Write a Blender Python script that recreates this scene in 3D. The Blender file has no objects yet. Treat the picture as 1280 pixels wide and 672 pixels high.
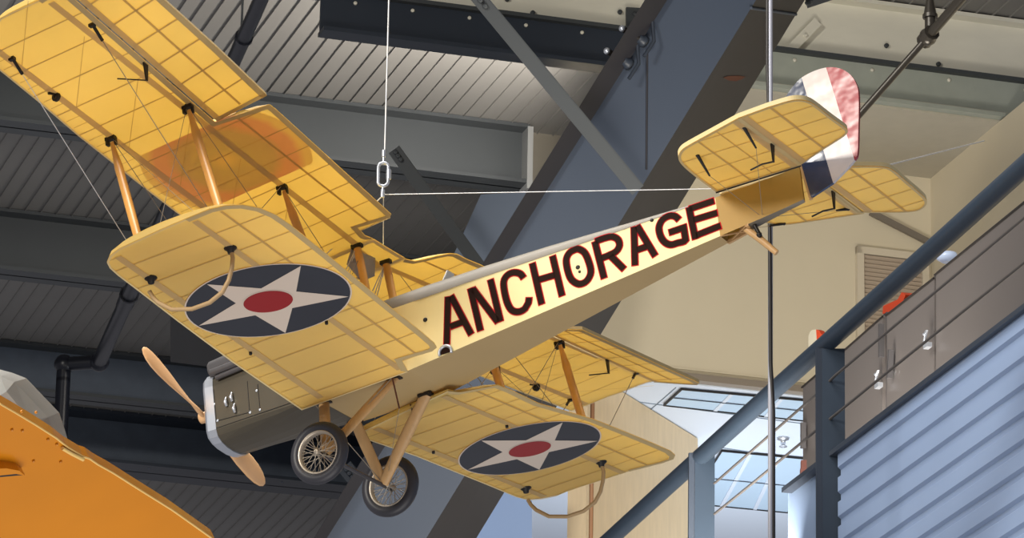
import bpy, math, random
import numpy as np
from mathutils import Matrix, Vector
random.seed(4)
C = bpy.context.scene.collection
# ---------------------------------------------------------------- camera
F = 6042.49; PPX, PPY = 599.92, 302.78
_u = np.array([363., -17800., 6000.]); _u /= np.linalg.norm(_u)
_f = np.array([0, 0, 1.]) - _u[2] * _u; _f /= np.linalg.norm(_f)
_x = np.cross(_f, _u)
RCW = np.stack([_x, _f, _u])                       # camera frame (right, down, forward) -> world
CAM = np.array([0, 0, 1.6])
def ray(px, py): return RCW @ np.array([(px - PPX) / F, (py - PPY) / F, 1.0])
def at(px, py, depth): return CAM + ray(px, py) * depth
def onz(px, py, z):
    r = ray(px, py); return CAM + r * ((z - CAM[2]) / r[2])
def onp(px, py, p0, n):
    r = ray(px, py); n = np.array(n, float); return CAM + r * ((n @ (np.array(p0) - CAM)) / (n @ r))
cam = bpy.data.cameras.new('camera'); camo = bpy.data.objects.new('camera', cam); C.objects.link(camo)
M = np.eye(4); M[:3, 0] = RCW @ [1, 0, 0]; M[:3, 1] = RCW @ [0, -1, 0]; M[:3, 2] = RCW @ [0, 0, -1]; M[:3, 3] = CAM
camo.matrix_world = Matrix(M.tolist())
cam.sensor_width = 36; cam.lens = F * 36 / 1280
cam.shift_x = (640 - PPX) / 1280; cam.shift_y = -(336 - PPY) / 1280
cam.clip_start = 0.5; cam.clip_end = 300
bpy.context.scene.camera = camo
# ---------------------------------------------------------------- aircraft frame (x nose, y port, z up)
S = 0.5
RA = np.array([[-0.8732583930410182, -0.4773253417379616, -0.09787899222076411], [0.26933074237534915, -0.3054523507209563, -0.9133234983567285], [0.4060550827104023, -0.8239292321393736, 0.3952972175862360]])
TA = np.array([-1.33362565, 1.56458738, 42.55558622])
def a2w(a): return CAM + RCW @ ((RA @ np.array(a, float) + TA) * S)
def bpa(px, py, n, d):
    r = np.array([(px - PPX) / F, (py - PPY) / F, 1.0]); n = np.array(n, float)
    o = -RA.T @ TA; dd = RA.T @ r
    return o + dd * ((d - n @ o) / (n @ dd))
# ---------------------------------------------------------------- materials
def mat(name, col, rough=0.6, metal=0.0, noise=0.0, nscale=8.0, transl=0.0, spec=0.4, emit=None, es=0, bump=0.0, stretch=None, alpha=None):
    m = bpy.data.materials.new(name); m.use_nodes = True
    nt = m.node_tree; nd = nt.nodes; lk = nt.links
    b = nd['Principled BSDF']; out = nd['Material Output']
    b.inputs['Base Color'].default_value = (*col, 1); b.inputs['Roughness'].default_value = rough
    b.inputs['Metallic'].default_value = metal; b.inputs['Specular IOR Level'].default_value = spec
    tc = nd.new('ShaderNodeTexCoord'); src = tc.outputs['Object']
    if stretch:
        mp = nd.new('ShaderNodeMapping'); mp.inputs['Scale'].default_value = stretch; lk.new(src, mp.inputs['Vector']); src = mp.outputs['Vector']
    if noise:
        n = nd.new('ShaderNodeTexNoise'); n.inputs['Scale'].default_value = nscale; n.inputs['Detail'].default_value = 5
        lk.new(src, n.inputs['Vector'])
        r = nd.new('ShaderNodeValToRGB'); r.color_ramp.elements[0].position = .3; r.color_ramp.elements[1].position = .7
        r.color_ramp.elements[0].color = (*[c * (1 - noise) for c in col], 1); r.color_ramp.elements[1].color = (*[min(1, c * (1 + noise)) for c in col], 1)
        lk.new(n.outputs['Fac'], r.inputs['Fac']); lk.new(r.outputs['Color'], b.inputs['Base Color'])
        colsock = r.outputs['Color']
    else: colsock = None
    if bump:
        n2 = nd.new('ShaderNodeTexNoise'); n2.inputs['Scale'].default_value = nscale * 2; lk.new(src, n2.inputs['Vector'])
        bp = nd.new('ShaderNodeBump'); bp.inputs['Strength'].default_value = bump; bp.inputs['Distance'].default_value = .02
        lk.new(n2.outputs['Fac'], bp.inputs['Height']); lk.new(bp.outputs['Normal'], b.inputs['Normal'])
    if transl:
        t = nd.new('ShaderNodeBsdfTranslucent'); t.inputs['Color'].default_value = (*col, 1)
        if colsock: lk.new(colsock, t.inputs['Color'])
        mx = nd.new('ShaderNodeMixShader'); mx.inputs['Fac'].default_value = transl
        lk.new(b.outputs[0], mx.inputs[1]); lk.new(t.outputs[0], mx.inputs[2]); lk.new(mx.outputs[0], out.inputs['Surface'])
    if emit:
        b.inputs['Emission Color'].default_value = (*emit, 1); b.inputs['Emission Strength'].default_value = es
    return m
def sr(r, g, b):                                    # sRGB 0-255 -> linear
    return tuple(((c / 255 + .055) / 1.055) ** 2.4 if c > 10 else c / 255 / 12.92 for c in (r, g, b))
FAB = mat('doped_yellow_fabric', sr(238, 214, 138), .55, noise=.05, nscale=1.6, transl=.5)
FABD = mat('tail_fabric', sr(238, 210, 124), .5, noise=.06, nscale=2, transl=.35)
RIBSH = mat('rib_show_through', sr(206, 180, 122), .7, transl=.45)  # ribs silhouetted through the lit cloth, painted as darker strips
SPAR = mat('spar_show_through', sr(212, 190, 140), .7, transl=.45)  # spar silhouettes against light from above, painted as bands
EDGE = mat('wing_edge_binding', sr(192, 168, 118), .6)
PIPE_ = mat('edge_piping', sr(228, 206, 150), .5)
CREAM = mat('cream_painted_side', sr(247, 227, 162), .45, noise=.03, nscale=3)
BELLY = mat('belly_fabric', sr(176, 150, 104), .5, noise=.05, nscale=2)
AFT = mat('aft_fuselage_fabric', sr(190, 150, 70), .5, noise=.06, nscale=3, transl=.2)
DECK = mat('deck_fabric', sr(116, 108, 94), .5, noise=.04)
RED = mat('letter_red', sr(200, 34, 44), .8, spec=.1)
BROWN = mat('letter_brown', sr(40, 22, 16), .8, spec=.1)
NAVY = mat('roundel_blue', sr(48, 51, 60), .5, noise=.05)
WHITE = mat('roundel_white', sr(215, 200, 185), .5)
RRED = mat('roundel_red', sr(150, 26, 30), .45)
SATB = mat('rudder_blue', sr(44, 54, 80), .25, noise=.25, nscale=6, bump=.3, spec=.6)
SATW = mat('rudder_white', sr(196, 186, 184), .3, noise=.05, nscale=4, bump=.3, spec=.6)
SATR = mat('rudder_red', sr(150, 40, 48), .28, noise=.08, nscale=5, bump=.25, spec=.6)
WOOD = mat('varnished_strut_wood', sr(222, 162, 82), .35, noise=.12, nscale=5, stretch=(8, 8, 1), spec=.5)
WOODL = mat('pale_gear_wood', sr(190, 152, 104), .45, noise=.08, nscale=6, stretch=(8, 8, 1))
PROPW = mat('propeller_wood', sr(224, 178, 130), .4, noise=.08, nscale=6)
COWL = mat('olive_metal_cowl', sr(92, 86, 74), .42, metal=.5, noise=.1, nscale=3)
SILV = mat('polished_aluminium', sr(196, 202, 212), .3, metal=.7, noise=.05)
ENG = mat('grey_engine_metal', sr(86, 84, 86), .45, metal=.5, noise=.1)
BLK = mat('black_fitting', sr(28, 24, 22), .5)
WIRE = mat('steel_rigging_wire', sr(150, 140, 125), .4, metal=.3)
WIREW = mat('bright_steel_cable', sr(215, 215, 215), .35, metal=.4)
TYRE = mat('black_rubber', sr(48, 48, 54), .45, noise=.08)
RIM = mat('chromed_rim', sr(176, 166, 152), .35, metal=.5)
CLEAR = mat('celluloid_film', sr(225, 225, 220), .2)
# ---------------------------------------------------------------- mesh builder
def nrm(v): v = np.array(v, float); return v / (np.linalg.norm(v) + 1e-12)
class MB:
    def __init__(s): s.v = []; s.f = []; s.m = []; s.s = []; s.uv = {}
    def add(s, vs, fs, m=0, sm=False):
        o = len(s.v); s.v += [tuple(map(float, p)) for p in vs]
        for f in fs: s.f.append([i + o for i in f]); s.m.append(m); s.s.append(sm)
    def prism(s, poly, vec, m=0, mside=None):       # polygon extruded by vec
        n = len(poly); vec = np.array(vec, float); P = [np.array(p, float) for p in poly]
        s.add(P + [p + vec for p in P], [list(range(n))[::-1], list(range(n, 2 * n))], m)
        s.add(P + [p + vec for p in P], [[i, (i + 1) % n, (i + 1) % n + n, i + n] for i in range(n)], m if mside is None else mside)
    def box(s, c, d, m=0, ax=None):
        c = np.array(c, float); a = [np.array(v, float) for v in (ax or ([1, 0, 0], [0, 1, 0], [0, 0, 1]))]
        vs = [c + a[0] * d[0] / 2 * i + a[1] * d[1] / 2 * j + a[2] * d[2] / 2 * k for i in (-1, 1) for j in (-1, 1) for k in (-1, 1)]
        s.add(vs, [[0, 1, 3, 2], [4, 6, 7, 5], [0, 4, 5, 1], [2, 3, 7, 6], [0, 2, 6, 4], [1, 5, 7, 3]], m)
    def beam(s, p, q, w, t, side, m=0):             # bar p->q, width w along side, thickness t
        p = np.array(p, float); q = np.array(q, float); d = nrm(q - p); side = nrm(np.array(side) - d * (d @ np.array(side))); n = np.cross(d, side)
        s.box((p + q) / 2, (np.linalg.norm(q - p), w, t), m, (d, side, n))
    def tube(s, pts, r, n=8, m=0, caps=True, sm=True, side=None, asp=1.0):
        pts = [np.array(p, float) for p in pts]; rr = r if isinstance(r, (list, tuple)) else [r] * len(pts)
        t0 = nrm(pts[1] - pts[0]); ref = np.array(side if side is not None else ([0, 0, 1] if abs(t0[2]) < .9 else [1, 0, 0]), float)
        vs = []; 
        for i, p in enumerate(pts):
            t = nrm(pts[min(i + 1, len(pts) - 1)] - pts[max(i - 1, 0)])
            a = nrm(ref - t * (ref @ t)); b = np.cross(t, a); ref = a
            for k in range(n):
                th = 2 * math.pi * k / n; vs.append(p + (a * math.cos(th) + b * math.sin(th) * asp) * rr[i])
        fs = [[i * n + k, i * n + (k + 1) % n, (i + 1) * n + (k + 1) % n, (i + 1) * n + k] for i in range(len(pts) - 1) for k in range(n)]
        s.add(vs, fs, m, sm)
        if caps: s.add(vs[:n], [list(range(n))[::-1]], m); s.add(vs[-n:], [list(range(n))], m)
    def lathe(s, c, ax, prof, n=32, m=0, sm=True, close=True):   # prof: (radius, along)
        c = np.array(c, float); ax = nrm(ax); a = nrm(np.cross(ax, [0.3, .2, 1])); b = np.cross(ax, a); k = len(prof)
        vs = [c + ax * h + (a * math.cos(t) + b * math.sin(t)) * r for t in [2 * math.pi * i / n for i in range(n)] for r, h in prof]
        fs = [[i * k + j, ((i + 1) % n) * k + j, ((i + 1) % n) * k + (j + 1) % k, i * k + (j + 1) % k] for i in range(n) for j in range(k if close else k - 1)]
        s.add(vs, fs, m, sm)
    def ball(s, c, r, m=0, n=8):
        s.lathe(c, (0, 0, 1), [(max(1e-5, r * math.sin(math.pi * i / n)), -r * math.cos(math.pi * i / n)) for i in range(n + 1)], n + 2, m, True, False)
    def ribbon(s, pts, w, nrmv, m=0, ext=0.0, t=0.002):  # flat mitred stroke raised along nrmv
        P = [np.array(p, float) for p in pts]; nv = nrm(nrmv)
        P[0] = P[0] - nrm(P[1] - P[0]) * ext; P[-1] = P[-1] + nrm(P[-1] - P[-2]) * ext
        L = []; Rr = []
        for i, p in enumerate(P):
            d1 = nrm(P[i] - P[i - 1]) if i else None; d2 = nrm(P[i + 1] - P[i]) if i < len(P) - 1 else None
            if d1 is None: d1 = d2
            if d2 is None: d2 = d1
            n1 = np.cross(nv, d1); n2 = np.cross(nv, d2); mm = nrm(n1 + n2); sc = 1 / max(.5, mm @ n1)
            L.append(p + mm * w / 2 * sc + nv * t); Rr.append(p - mm * w / 2 * sc + nv * t)
        s.add(L + Rr, [[i, i + 1, len(P) + i + 1, len(P) + i] for i in range(len(P) - 1)], m)
def tag(o, label=None, cat=None, group=None, kind=None):
    if label: o['label'] = label
    if cat: o['category'] = cat
    if group: o['group'] = group
    if kind: o['kind'] = kind
    return o
def build(mb, name, mats, parent=None, sc=1.0, solid=0.0, bevel=0.0):
    me = bpy.data.meshes.new(name)
    V = np.array(mb.v) * sc; loc = (0, 0, 0)
    if parent is None:
        loc = np.array([V[:, 0].mean(), V[:, 1].mean(), V[:, 2].min()]); V = V - loc
    me.from_pydata([tuple(p) for p in V], [], mb.f)
    for k in (mats if isinstance(mats, (list, tuple)) else [mats]): me.materials.append(k)
    me.polygons.foreach_set('material_index', mb.m); me.polygons.foreach_set('use_smooth', mb.s); me.update()
    o = bpy.data.objects.new(name, me); C.objects.link(o); o.location = tuple(loc)
    if parent is not None: o.parent = parent
    if bevel:
        b = o.modifiers.new('bevel', 'BEVEL'); b.width = bevel; b.segments = 2; b.limit_method = 'ANGLE'
    return o
def empty(name, loc=(0, 0, 0)):
    o = bpy.data.objects.new(name, None); C.objects.link(o); o.location = tuple(loc); o.empty_display_size = .2; return o
WORLD, L_TOP, L_KEY, L_WALL, L_LOW, L_BAY, L_BOT = .27, 520, 1850, 420, 80, 560, 230
# ================================================================ THE BIPLANE
plane = empty('biplane')
MA = np.eye(4); MA[:3, :3] = RCW @ RA; MA[:3, 3] = CAM + RCW @ (TA * S)
plane.matrix_world = Matrix(MA.tolist())
tag(plane, 'yellow fabric-covered biplane with star roundels hanging from ceiling cables', 'airplane')
def part(mb, name, mats, parent=None, **k): return build(mb, name, mats, parent or plane, sc=S, **k)
dl, du, gap, stag, il, iu, yr, cw = .082, .1011, 1.2908, .1842, -.055, -.1111, .4767, 1.0757
tl, tu = math.tan(dl), math.tan(du)
PL = {'lowP': ((-il, -tl, 1), -tl * yr), 'lowS': ((-il, tl, 1), -tl * yr),
      'upP': ((-iu, -tu, 1), gap - iu * stag - tu * cw), 'upS': ((-iu, tu, 1), gap - iu * stag - tu * cw), 'upC': ((-iu, -tu * .44 / .48, 1), gap - iu * stag + tu * (.46 - cw) - tu * .44 / .48 * .46)}
def zp(pl, x, y): n, d = PL[pl]; return d - n[0] * x - n[1] * y
def bw(pl, pts): return [bpa(x, y, *PL[pl]) for x, y in pts]
def xrange(poly, y):
    xs = []
    n = len(poly)
    for i in range(n):
        a = poly[i]; b = poly[(i + 1) % n]
        if (a[1] - y) * (b[1] - y) < 0 or a[1] == y:
            t = 0 if a[1] == b[1] else (y - a[1]) / (b[1] - a[1]); xs.append(a[0] + (b[0] - a[0]) * t)
    return (max(xs), min(xs)) if len(xs) > 1 else None
SS = [0, .015, .05, .1, .2, .35, .5, .65, .8, .92, 1]
def wing_mesh(pl, poly, thick=.085, nst=44, dens=None):
    ys = [p[1] for p in poly]; y0, y1 = min(ys), max(ys); mb = MB()
    st = sorted(set([y0 + 1e-4, y1 - 1e-4] + [y0 + (y1 - y0) * (i / nst) for i in range(1, nst)] + [min(max(y + e, y0 + 1e-4), y1 - 1e-4) for y in ys for e in (-.003, .003)]))
    rows = []
    for y in st:
        xr = xrange(poly, y)
        if xr is None: continue
        a, b = xr; c = max(a - b, 1e-4); row = []
        for s_ in SS: x = a - c * s_; row.append((x, y, zp(pl, x, y)))
        for s_ in SS[-2:0:-1]:
            x = a - c * s_; t = thick * min(1, c / 1.0) * 3.2 * (math.sqrt(s_) * (1 - s_) ** .8) * .62
            row.append((x, y, zp(pl, x, y) + t + .012))
        rows.append(row)
    n = len(rows[0]); vs = [p for r in rows for p in r]
    nb = len(SS) - 1
    bot = []; top = []
    for i in range(len(rows) - 1):
        for k in range(n):
            f = [i * n + k, i * n + (k + 1) % n, (i + 1) * n + (k + 1) % n, (i + 1) * n + k]
            (bot if k < nb else top).append(f)
    mb.add(vs, bot, 0, False); mb.add(vs, top, 0, True)
    mb.add(rows[0], [list(range(n))], 1); mb.add(rows[-1], [list(range(n))[::-1]], 1)
    return mb
EPS = .006
def strip(mb, pl, a, b, w, m, e=EPS):
    a = np.array([a[0], a[1]]); b = np.array([b[0], b[1]]); d = nrm(b - a); n = np.array([-d[1], d[0]]) * w / 2
    q = [a + n, b + n, b - n, a - n]
    mb.add([(p[0], p[1], zp(pl, *p) - e) for p in q], [[0, 1, 2, 3]], m)
def band(mb, pl, pts, w, m, e=EPS):
    for i in range(len(pts) - 1): strip(mb, pl, pts[i], pts[i + 1], w, m, e)
def outline_bind(mb, pl, poly, w, m, e=EPS + .002):
    P = [np.array(p[:2]) for p in poly]; n = len(P)
    ar = sum(P[i][0] * P[(i + 1) % n][1] - P[(i + 1) % n][0] * P[i][1] for i in range(n)); sg = 1 if ar > 0 else -1
    inn = []
    for i in range(n):
        d1 = nrm(P[i] - P[i - 1]); d2 = nrm(P[(i + 1) % n] - P[i]); n1 = np.array([-d1[1], d1[0]]); n2 = np.array([-d2[1], d2[0]])
        mm = nrm(n1 + n2); inn.append(P[i] + mm * sg * w / max(.6, mm @ n1))
    cx = sum(p[0] for p in P) / n
    for i in range(n):
        j = (i + 1) % n; a_, b_ = inn[i], inn[j]; broad = (P[i][0] + P[j][0]) / 2 < cx - .15 or pl in ('tail', 'upC')
        if not broad: a_ = P[i] + (inn[i] - P[i]) * .3; b_ = P[j] + (inn[j] - P[j]) * .3
        mb.add([(p[0], p[1], zp(pl, *p) - e) for p in (P[i], P[j], b_, a_)], [[0, 1, 2, 3]], m if broad else 4)
def disc(mb, pl, cen, A, r, m, e, n=64, r0=0.0):
    vs = []
    for k in range(n):
        th = 2 * math.pi * k / n; q = cen + A @ np.array([math.cos(th), math.sin(th)]) * r; vs.append((q[0], q[1], zp(pl, *q) - e))
    mb.add(vs, [list(range(n))], m)
def star(mb, pl, cen, A, m, e):
    P = []
    for k in range(10):
        r = 1.0 if k % 2 == 0 else .40; th = math.pi * k / 5; P.append(cen + A @ np.array([math.cos(th), math.sin(th)]) * r)
    for k in range(5):
        q = [cen, P[2 * k - 1], P[2 * k], P[2 * k + 1]]
        mb.add([(p[0], p[1], zp(pl, *p) - e) for p in q], [[0, 1, 2, 3]], m)
def roundel(mb, pl, tips, cpx, base):
    T = np.array([p[:2] for p in bw(pl, tips)]); cen = T.mean(0)
    U = np.array([[math.cos(2 * math.pi * k / 5), math.sin(2 * math.pi * k / 5)] for k in range(5)])
    A = np.linalg.lstsq(U, T - cen, rcond=None)[0].T
    disc(mb, pl, cen, A, 1.035, base + 1, EPS + .004); disc(mb, pl, cen, A, 1.015, base, EPS + .006)
    star(mb, pl, cen, A, base + 1, EPS + .008); disc(mb, pl, cen, A, .325, base + 1, EPS + .010); disc(mb, pl, cen, A, .305, base + 2, EPS + .012)
def ribs(mb, pl, poly, ys, m, w=.014, xa=None, xb=None, ins=.0):
    for y in ys:
        xr = xrange(poly, y)
        if xr: strip(mb, pl, ((xr[0] if xa is None else xa), y), ((xr[1] if xb is None else xb), y), w, m)
WM = [FAB, EDGE, RIBSH, SPAR, PIPE_, NAVY, WHITE, RRED]
def inside(poly, x, y):
    r = xrange(poly, y); return r and r[1] - .01 <= x <= r[0] + .01
def spanline(mb, pl, poly, x0, x1, w, m, ya, yb, e=EPS + .001):   # spanwise band clipped to the outline
    N = 40; pts = []
    for i in range(N + 1):
        y = ya + (yb - ya) * i / N; x = x0 + (x1 - x0) * i / N; r = xrange(poly, y)
        if r and r[1] < x < r[0]: pts.append((x, y))
    if len(pts) > 1: strip(mb, pl, pts[0], pts[-1], w, m, e)
DY = .365
# ---- lower port wing
poP = bw('lowP', [(377, 511.5), (340, 486), (291, 452), (220, 399), (170, 360.5), (147, 343), (137, 334), (133.5, 327), (137, 319), (148, 310.5), (162, 304), (200, 286.5), (231.5, 273), (262, 260.5), (282, 256), (303, 255), (325, 259), (345, 267.5), (361, 278.5), (409, 317), (482, 378), (528, 415), (543, 428), (546, 433), (540, 438), (502, 449), (510, 463.5)])
def lower_wing(pl, poly, tips, cpx, sg):
    mb = wing_mesh(pl, poly)
    ys = [sg * (.62 + DY * k) for k in range(9)]
    ribs(mb, pl, poly, ys, 2)
    for y in [sg * (.62 + DY * (k + .5)) for k in range(-1, 9)]:
        xr = xrange(poly, y)
        if xr: strip(mb, pl, (xr[0] - .03, y), (max(-.2, xr[1]), y), .008, 2, EPS)
    s0 = min(abs(p[1]) for p in poly); s1 = max(abs(p[1]) for p in poly)
    spanline(mb, pl, poly, -.21, -.21, .062, 3, sg * s0, sg * s1); spanline(mb, pl, poly, -1.01, -1.01, .058, 3, sg * s0, sg * s1)
    spanline(mb, pl, poly, -1.26, -1.26, .022, 2, sg * s0, sg * s1)
    outline_bind(mb, pl, poly, .055, 1)
    roundel(mb, pl, tips, cpx, 5)
    return mb
lwp = part(lower_wing('lowP', poP, [(249, 407), (258, 352), (376, 330), (436, 370), (356, 412)], (335, 373), 1), 'lower_wing_panel', WM)
lwp['label'] = 'lower port wing with sharp near roundel'
# ---- lower starboard wing
mir = [np.array([p[0], -p[1], p[2]]) for p in poP]
poS = bw('lowS', [(452, 546), (520, 569), (614, 607)])
poS += [m for m in mir[5:11]][:5]
poS += bw('lowS', [(715, 610.5), (736.6, 604), (752, 599), (787, 588), (827.7, 577.8), (841.6, 572.7), (844, 568), (838, 562.6), (815, 552.5), (777, 537), (741.7, 523), (673, 503), (640, 487), (622, 480), (575, 489), (560, 487.5)])
poS = [poS[0] + np.array([.0, .12, 0])] + poS
lws = part(lower_wing('lowS', poS, [(585, 586.5), (674, 584), (747, 549), (703.3, 527), (601, 547)], (662, 557.5), -1), 'lower_wing_panel', WM)
lws['label'] = 'lower starboard wing with far roundel'
# ---- upper wing panels
hingeP = bw('upP', [(269, 152), (95, 0)])
hS0 = np.array([-.74, -2.89, zp('upS', -.74, -2.89)]); hingeS = [hS0, bw('upS', [(815, 476.8)])[0]]
rootx = bw('upC', [(403, 314)])[0]
YC = .46
poUP = bw('upP', [(300, 326), (230, 272), (170, 226), (99, 170), (45, 124), (0, 87.5), (-14, 75), (-19, 62), (-14, 44), (0, 22.8), (15, 14), (48, 0)])
hx = lambda y: hingeP[0][0] + (hingeP[1][0] - hingeP[0][0]) * (y - hingeP[0][1]) / (hingeP[1][1] - hingeP[0][1])
poUP += [np.array([hx(5.45), 5.45, 0]), hingeP[1], hingeP[0]] + bw('upP', [(337, 130), (345, 136), (489, 267), (487.5, 271), (447, 283.5), (456, 293.5)]) + [np.array([-.86, YC, 0]), np.array([.2, YC, 0])]
def upper_wing(pl, poly, sg, yroot):
    mb = wing_mesh(pl, poly)
    ys = [sg * (.66 + DY * k) for k in range(14)]; ribs(mb, pl, poly, ys, 2)
    for y in [sg * (.66 + DY * (k + f)) for k in range(-1, 14) for f in (.33, .66)]:
        xr = xrange(poly, y)
        if xr and xr[0] > -.02: strip(mb, pl, (xr[0] - .03, y), (max(-.02, xr[1]), y), .008, 2, EPS)
    s1 = max(abs(p[1]) for p in poly)
    spanline(mb, pl, poly, -.02, -.02, .06, 3, sg * yroot, sg * s1); spanline(mb, pl, poly, -.70, -.72, .06, 3, sg * yroot, sg * s1)
    spanline(mb, pl, poly, -.97, -.97, .022, 2, sg * yroot, sg * 2.89)
    for k in range(6):   # drag-bracing wires faintly seen through the cloth, painted as thin strips
        a = .75 + k * .8
        strip(mb, pl, (-.05, sg * a), (-.66, sg * (a + .8)), .006, 2, EPS + .0005)
    outline_bind(mb, pl, poly, .05, 1)
    return mb
mbu = upper_wing('upP', poUP, 1, YC)
# light coming through the top-side roundel, painted as a soft colour disc
GH = bpy.data.materials.new('painted_roundel_show_through'); GH.use_nodes = True
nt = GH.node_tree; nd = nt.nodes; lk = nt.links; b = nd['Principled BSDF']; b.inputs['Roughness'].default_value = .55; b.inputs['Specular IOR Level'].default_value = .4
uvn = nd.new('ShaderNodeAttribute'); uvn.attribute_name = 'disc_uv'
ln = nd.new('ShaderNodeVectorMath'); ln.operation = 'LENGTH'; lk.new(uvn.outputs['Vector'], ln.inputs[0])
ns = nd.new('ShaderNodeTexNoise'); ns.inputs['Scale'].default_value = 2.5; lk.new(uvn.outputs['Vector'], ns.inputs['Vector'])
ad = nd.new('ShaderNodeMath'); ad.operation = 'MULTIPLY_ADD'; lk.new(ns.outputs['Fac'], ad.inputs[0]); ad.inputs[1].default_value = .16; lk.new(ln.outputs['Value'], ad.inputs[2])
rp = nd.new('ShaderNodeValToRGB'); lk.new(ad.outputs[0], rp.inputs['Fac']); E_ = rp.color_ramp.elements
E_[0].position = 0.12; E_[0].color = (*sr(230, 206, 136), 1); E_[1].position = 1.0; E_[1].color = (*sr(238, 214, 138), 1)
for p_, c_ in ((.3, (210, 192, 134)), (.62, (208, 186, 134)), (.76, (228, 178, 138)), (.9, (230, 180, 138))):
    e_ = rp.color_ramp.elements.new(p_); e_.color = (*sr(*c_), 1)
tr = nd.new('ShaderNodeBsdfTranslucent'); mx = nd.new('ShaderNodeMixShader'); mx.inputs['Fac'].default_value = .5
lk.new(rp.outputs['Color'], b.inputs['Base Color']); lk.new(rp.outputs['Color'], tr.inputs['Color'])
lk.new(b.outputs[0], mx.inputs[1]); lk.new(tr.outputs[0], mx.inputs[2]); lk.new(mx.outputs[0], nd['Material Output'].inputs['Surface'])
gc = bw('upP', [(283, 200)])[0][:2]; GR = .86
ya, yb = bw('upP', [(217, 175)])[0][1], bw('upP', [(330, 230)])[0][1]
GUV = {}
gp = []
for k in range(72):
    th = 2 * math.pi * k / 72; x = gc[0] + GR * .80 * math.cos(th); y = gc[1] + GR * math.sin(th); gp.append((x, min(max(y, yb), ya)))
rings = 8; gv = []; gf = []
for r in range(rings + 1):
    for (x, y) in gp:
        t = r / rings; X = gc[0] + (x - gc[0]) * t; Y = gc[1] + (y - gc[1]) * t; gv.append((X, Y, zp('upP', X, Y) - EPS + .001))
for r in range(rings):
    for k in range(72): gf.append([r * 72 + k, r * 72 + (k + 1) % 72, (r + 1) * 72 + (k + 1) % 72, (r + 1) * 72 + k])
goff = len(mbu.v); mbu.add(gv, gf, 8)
uwp = part(mbu, 'upper_wing_panel', WM + [GH]); uwp['label'] = 'upper port wing with orange disc painted as roundel show-through'
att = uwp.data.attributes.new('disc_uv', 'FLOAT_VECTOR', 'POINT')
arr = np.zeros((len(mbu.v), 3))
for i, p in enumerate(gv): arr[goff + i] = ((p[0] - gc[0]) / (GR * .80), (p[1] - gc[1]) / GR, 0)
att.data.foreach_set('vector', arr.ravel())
poUS = [np.array([.2, .05, 0]), np.array([.2, -2.0, 0]), np.array([.18, -4.0, 0]), np.array([.16, -5.2, 0])] + bw('upS', [(714, 513), (736, 505), (752, 498), (777, 489.5), (797, 481.5), (812, 476.5)]) + [hingeS[1], hingeS[0]]
poUS += [np.array([-1.2, -2.89, 0])] + bw('upS', [(600, 330), (584, 323.5), (571, 316.8), (562.5, 316), (547, 319), (531, 323), (519, 325.5), (509, 323.5)]) + [np.array([-.9, .05, 0])]
poUS[0] = np.array([.2, -.03, 0]); poUS[-1] = np.array([-.9, -.03, 0])
poUS = [p for p in poUS if p[1] <= -.02]
uws = part(upper_wing('upS', poUS, -1, .04), 'upper_wing_panel', WM); uws['label'] = 'upper starboard wing, far side'
# ---- centre section
poC = [np.array([.2, YC - .005, 0]), np.array([.2, -.02, 0])] + [np.array([-.905, -.02, 0])] + bw('upC', [(497, 316.5), (478, 305)]) + [np.array([-.86, YC - .005, 0])]
mbc = wing_mesh('upC', poC, nst=10)
spanline(mbc, 'upC', poC, -.02, -.02, .08, 3, YC, 0); spanline(mbc, 'upC', poC, -.66, -.66, .07, 3, YC, 0)
strip(mbc, 'upC', (.15, YC - .02), (-.77, YC - .02), .02, 2); strip(mbc, 'upC', (.15, .0), (-.78, .0), .02, 2)
outline_bind(mbc, 'upC', poC, .035, 4)
part(mbc, 'wing_centre_section', WM)
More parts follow.
